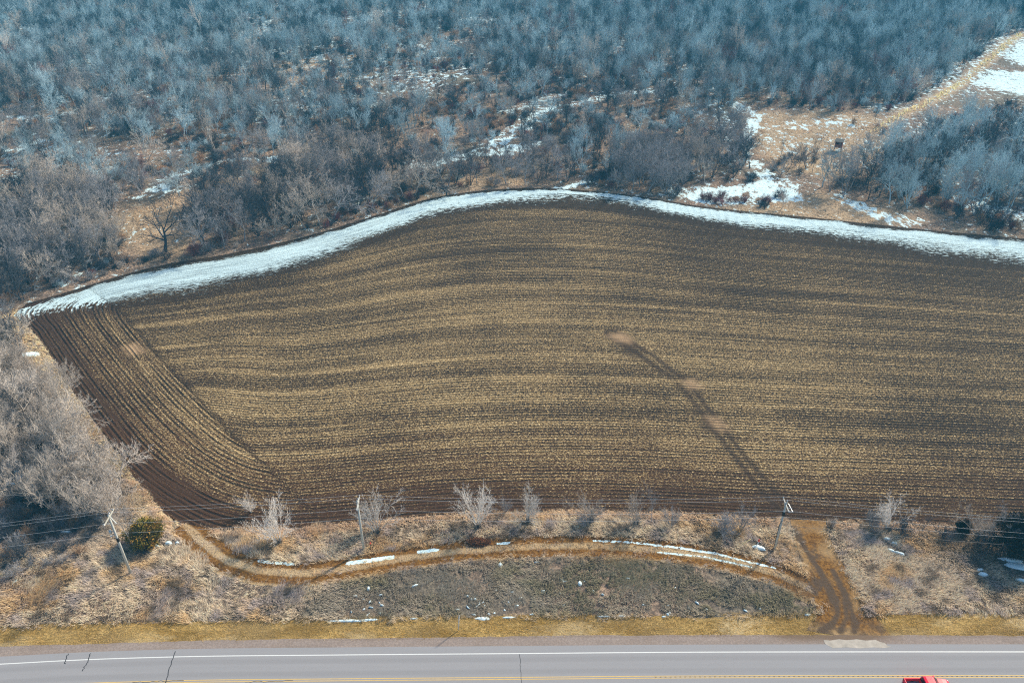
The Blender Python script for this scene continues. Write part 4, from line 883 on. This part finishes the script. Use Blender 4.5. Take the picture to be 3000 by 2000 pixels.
a_ = Vector((PB[2][0]+.2, PB[2][1], hC)); m = MB(); m.tube(wire_pts(a_, Vector((128, 76.5, 6.2)), 1.6), .02, 5)
m.build('communication_cable', plain('black_cable', (.18, .17, .16), .7), label='thin dark cable running right from the pole beside the drive', category='cable')

# ------------------------------------------------------------------ posts, markers, heap
def post(name, base, top, r0, r1, mat, cap, label, cat, group=None, red=None):
    b = at(*base); o = obj(name, None, loc=(b[0], b[1], 0), label=label, category=cat)
    if group: o['group'] = group
    h = height_at(0, b[1], top[1]); tp = at(top[0], top[1], h); dx = tp[0]-b[0]
    m = MB(); m.tube([(0, 0, -.2), (dx*.5, 0, h*.5), (dx, 0, h)], [r0, (r0+r1)/2, r1], 10); m.build('post', mat, o, True)
    if cap: m = MB(); m.tube([(dx, 0, h), (dx, 0, h+cap[0]*.5), (dx, 0, h+cap[0])], [r1*cap[1], r1*cap[1], r1*.3], 10); m.build(cap[3], cap[2], o, True)
    return o, h
post('marker_post', (1343, 1846), (1345, 1803), .05, .055, M['whiteplastic'], (.12, 1.1, M['whiteplastic'], 'cap'), 'slim white marker post in the yellow verge beside the highway', 'post')
post('cable_marker', (2218, 1598), (2223, 1585), .06, .06, M['whiteplastic'], (.55, 2.4, M['orange'], 'orange_top'), 'white cable marker with orange-red top standing in a snow patch', 'marker')
post('cable_marker', (1087, 1612), (1085, 1592), .035, .035, M['rust'], (.3, 4.0, M['orange'], 'orange_top'), 'small faded red marker right of the middle utility pole', 'marker')
b = at(2164, 1600); m = MB(); m.tube([(0, 0, .15), (1.75, .35, 1.15)], [.05, .05], 8); g_ = obj('guy_guard', None, loc=(b[0], b[1], 0), label='yellow plastic guy wire guard slanting in the grass by the marker', category='guy guard')
m.build('tube', M['yellowplastic'], g_, True); m = MB(); m.tube([(-.25, -.05, 0), (0, 0, .15), (0.05, .01, .2)], .015, 5); m.build('anchor_rod', M['rust'], g_)
# rusty brush heap between the track and the grass strip
b = at(1400, 1590); rg = np.random.default_rng(9); A = []
n = 900; th = rg.uniform(0, 6.283, n); rr_ = np.sqrt(rg.uniform(0, 1, n)); cx = np.cos(th)*rr_*1.9; cy = np.sin(th)*rr_*.8; cz = .75*(1-rr_**2)*rg.uniform(.2, 1, n)
d = np.stack([rg.normal(0, 1, n), rg.normal(0, .6, n), rg.normal(0, .45, n)], -1)*.28; c = np.stack([cx, cy, cz+.05], -1); V, Fs = seg_mesh(c-d, c+d, np.full(n, .035), np.full(n, .018), 4)
t = NT('rusty_brush', 1.0); M['heap'] = t.out(t.mix(t.noise(1.5, 4), (.10, .035, .02), (.34, .15, .06)))
obj('brush_heap', mesh_np('brush_heap', V, Fs), M['heap'], loc=(b[0], b[1], 0), label='reddish-brown heap of dead brush beside the dirt track', category='brush heap')

# ------------------------------------------------------------------ hunting blind in the clearing
b = at(2455, 436); zb = float(woods_h(np.array(b[0]), np.array(b[1]))); hb = obj('hunting_blind', None, loc=(b[0], b[1], zb), label='small dark red board hunting blind on stilts in the clearing', category='hunting blind')
hb.rotation_euler = (0, 0, R_(-28))
m = MB(); z0, z1 = 1.3, 3.5
m.box((0, 0, z0+.06), (2.5, 2.2, .12)); m.box((-1.19, 0, z0+1.1), (.06, 2.1, 2.0)); m.box((1.19, 0, z0+1.1), (.06, 2.1, 2.0)); m.box((0, 1.07, z0+1.25), (2.44, .06, 2.3)); m.box((0, -1.07, z0+.65), (2.44, .06, 1.1)); m.box((0, -1.07, z0+1.95), (2.44, .06, .4))
for sx in (-1.1, 1.1): m.box((sx, -1.07, z0+1.5), (.2, .055, .6))
m.build('cabin', M['wood_old'], hb)
m = MB(); rt = Matrix.Rotation(R_(9), 3, 'X'); m.box((0, 0, z1+.12), (2.9, 2.7, .07), rot=rt); 
for q in range(7): m.box((-1.3+q*.433, 0, z1+.17), (.04, 2.66, .05), rot=rt)
m.build('roof', M['wood_grey'], hb)
for sx in (-1, 1):
    for sy in (-1, 1): m = MB(); m.tube([(sx*1.25, sy*1.1, -.3), (sx*1.08, sy*.95, z0+.05)], .07, 6); m.build('leg', M['wood_grey'], hb)
m = MB()
for sx in (-.22, .22): m.tube([(-1.25, sx, z0+2.9), (-2.1, sx, -.1)], .04, 5)
for q in range(8): f = q/8+.06; m.tube([(-1.25-.85*f, -.22, (z0+2.9)*(1-f)), (-1.25-.85*f, .22, (z0+2.9)*(1-f))], .03, 5)
m.build('ladder', M['lumber'], hb)

# ------------------------------------------------------------------ red pickup truck
ty = at(2712, 1981, 1.78)[1]-.66; tx = at(2648, 1988, 1.1)[0]
tr = obj('pickup_truck', None, loc=(tx, ty, .06), label='red pickup truck driving on the near lane, cut by the frame', category='pickup truck')
def hull(name, secs, mat, smooth=True, bevel=.0, parent=tr):
    """sections along x: (x, half width bottom, half width top, z bottom, z top)"""
    m = MB(); V = []; 
    for x_, wb, wt, zb_, zt in secs: V += [(x_, -wb, zb_), (x_, wb, zb_), (x_, wb*1.01, zb_+(zt-zb_)*.6), (x_, wt, zt), (x_, -wt, zt), (x_, -wb*1.01, zb_+(zt-zb_)*.6)]
    n = len(secs); Fs = []
    for i in range(n-1):
        for k in range(6): Fs.append((i*6+k, i*6+(k+1) % 6, (i+1)*6+(k+1) % 6, (i+1)*6+k))
    Fs += [(5, 4, 3, 2, 1, 0), tuple(range((n-1)*6, n*6))]; m.add(V, Fs); return m.build(name, mat, parent, smooth, bevel)
# front body: cowl, hood, nose
hull('body', [(1.95, .92, .84, .40, 1.12), (3.75, .94, .86, .40, 1.14), (4.6, .94, .84, .40, 1.10), (5.15, .92, .78, .42, 1.02), (5.42, .84, .66, .46, .90), (5.52, .76, .58, .50, .78)], M['red'], False, .03)
# bed: floor, sides, tailgate
m = MB(); m.box((1.0, 0, .62), (1.96, 1.70, .08)); m.build('bed_floor', M['liner'], tr)
for s_ in (-1, 1): m = MB(); m.box((1.0, s_*.88, .78), (1.98, .13, .74)); m.build('bed_side', M['red'], tr, False, .03)
m = MB(); m.box((.04, 0, .82), (.10, 1.80, .66)); tg = m.build('tailgate', M['red'], tr, False, .02)
m = MB(); m.box((-.03, 0, 1.0), (.03, .3, .08)); m.build('handle', M['chrome'], tg)
# cab
hull('cab', [(1.93, .88, .80, 1.0, 1.10), (2.10, .88, .66, 1.0, 1.74), (2.4, .88, .68, 1.0, 1.80), (3.1, .88, .68, 1.0, 1.79), (3.35, .88, .66, 1.0, 1.73), (4.05, .88, .80, 1.0, 1.13)], M['red'], False, .03)
def quad(name, pts, mat, th=.012, parent=tr):
    pts = [Vector(p) for p in pts]; nrm = (pts[1]-pts[0]).cross(pts[2]-pts[0]).normalized(); m = MB()
    m.add([p-nrm*th for p in pts]+[p+nrm*th for p in pts], [(3, 2, 1, 0), (4, 5, 6, 7), (0, 1, 5, 4), (1, 2, 6, 5), (2, 3, 7, 6), (3, 0, 4, 7)]); return m.build(name, mat, parent)
quad('windscreen', [(3.99, -.74, 1.17), (3.99, .74, 1.17), (3.40, .62, 1.70), (3.40, -.62, 1.70)], M['glass'], .03)
quad('rear_window', [(1.94, .72, 1.16), (1.94, -.72, 1.16), (2.07, -.60, 1.66), (2.07, .60, 1.66)], M['glass'], .03)
for s_ in (-1, 1):
    quad('side_window', [(2.15, s_*.855, 1.20), (2.85, s_*.855, 1.20), (2.85, s_*.725, 1.66), (2.25, s_*.725, 1.66)], M['glass'], .02)
    quad('side_window', [(2.95, s_*.855, 1.20), (3.85, s_*.855, 1.20), (3.38, s_*.725, 1.64), (2.95, s_*.725, 1.66)], M['glass'], .02)
    m = MB(); m.box((3.72, s_*1.04, 1.22), (.12, .24, .18)); m.build('mirror', M['red'], tr, False, .02)
    m = MB(); m.box((5.33, s_*.66, .80), (.22, .30, .16)); m.build('headlight', M['lamp'], tr, False, .02)
    m = MB(); m.box((-.01, s_*.86, .85), (.06, .14, .36)); m.build('tail_light', M['lampred'], tr)
    for xw in (1.05, 4.5):
        wh = MB(); wh.tube([(xw, s_*.70, .34), (xw, s_*.74, .34), (xw, s_*.90, .34), (xw, s_*.94, .34)], [.30, .37, .37, .31], 22); wo = wh.build('wheel', M['rubber'], tr, True)
        wh = MB(); wh.tube([(xw, s_*.93, .34), (xw, s_*.955, .34)], [.22, .19], 16); wh.build('rim', M['chrome'], wo, True)
m = MB(); m.box((5.50, 0, .48), (.14, 1.70, .18)); m.build('front_bumper', M['chrome'], tr, False, .03)
m = MB(); m.box((-.08, 0, .48), (.14, 1.70, .18)); m.build('rear_bumper', M['chrome'], tr, False, .03)
m = MB(); m.box((5.49, 0, .74), (.05, 1.0, .20)); m.build('grille', M['black'], tr)
m = MB(); m.box((2.7, 0, .34), (4.6, 1.2, .22)); m.build('chassis', M['black'], tr)
m = MB(); m.tube([(3.1, .45, 1.78), (3.0, .45, 2.05)], .008, 5); m.build('aerial', M['black'], tr)

# ------------------------------------------------------------------ haze
HD = .00038
m = MB(); m.box((0, 0, 55), (3040, 3440, 120)); mh = bpy.data.materials.new('haze'); mh.use_nodes = True; t_ = mh.node_tree; t_.nodes.remove(t_.nodes['Principled BSDF'])
vp = t_.nodes.new('ShaderNodeVolumePrincipled'); vp.inputs['Color'].default_value = (.10, .55, .88, 1); vp.inputs['Density'].default_value = HD; vp.inputs['Anisotropy'].default_value = .0
t_.links.new(vp.outputs[0], t_.nodes['Material Output'].inputs['Volume'])
m.build('haze', mh, kind='stuff', label='pale blue winter haze over the far wood', category='haze')
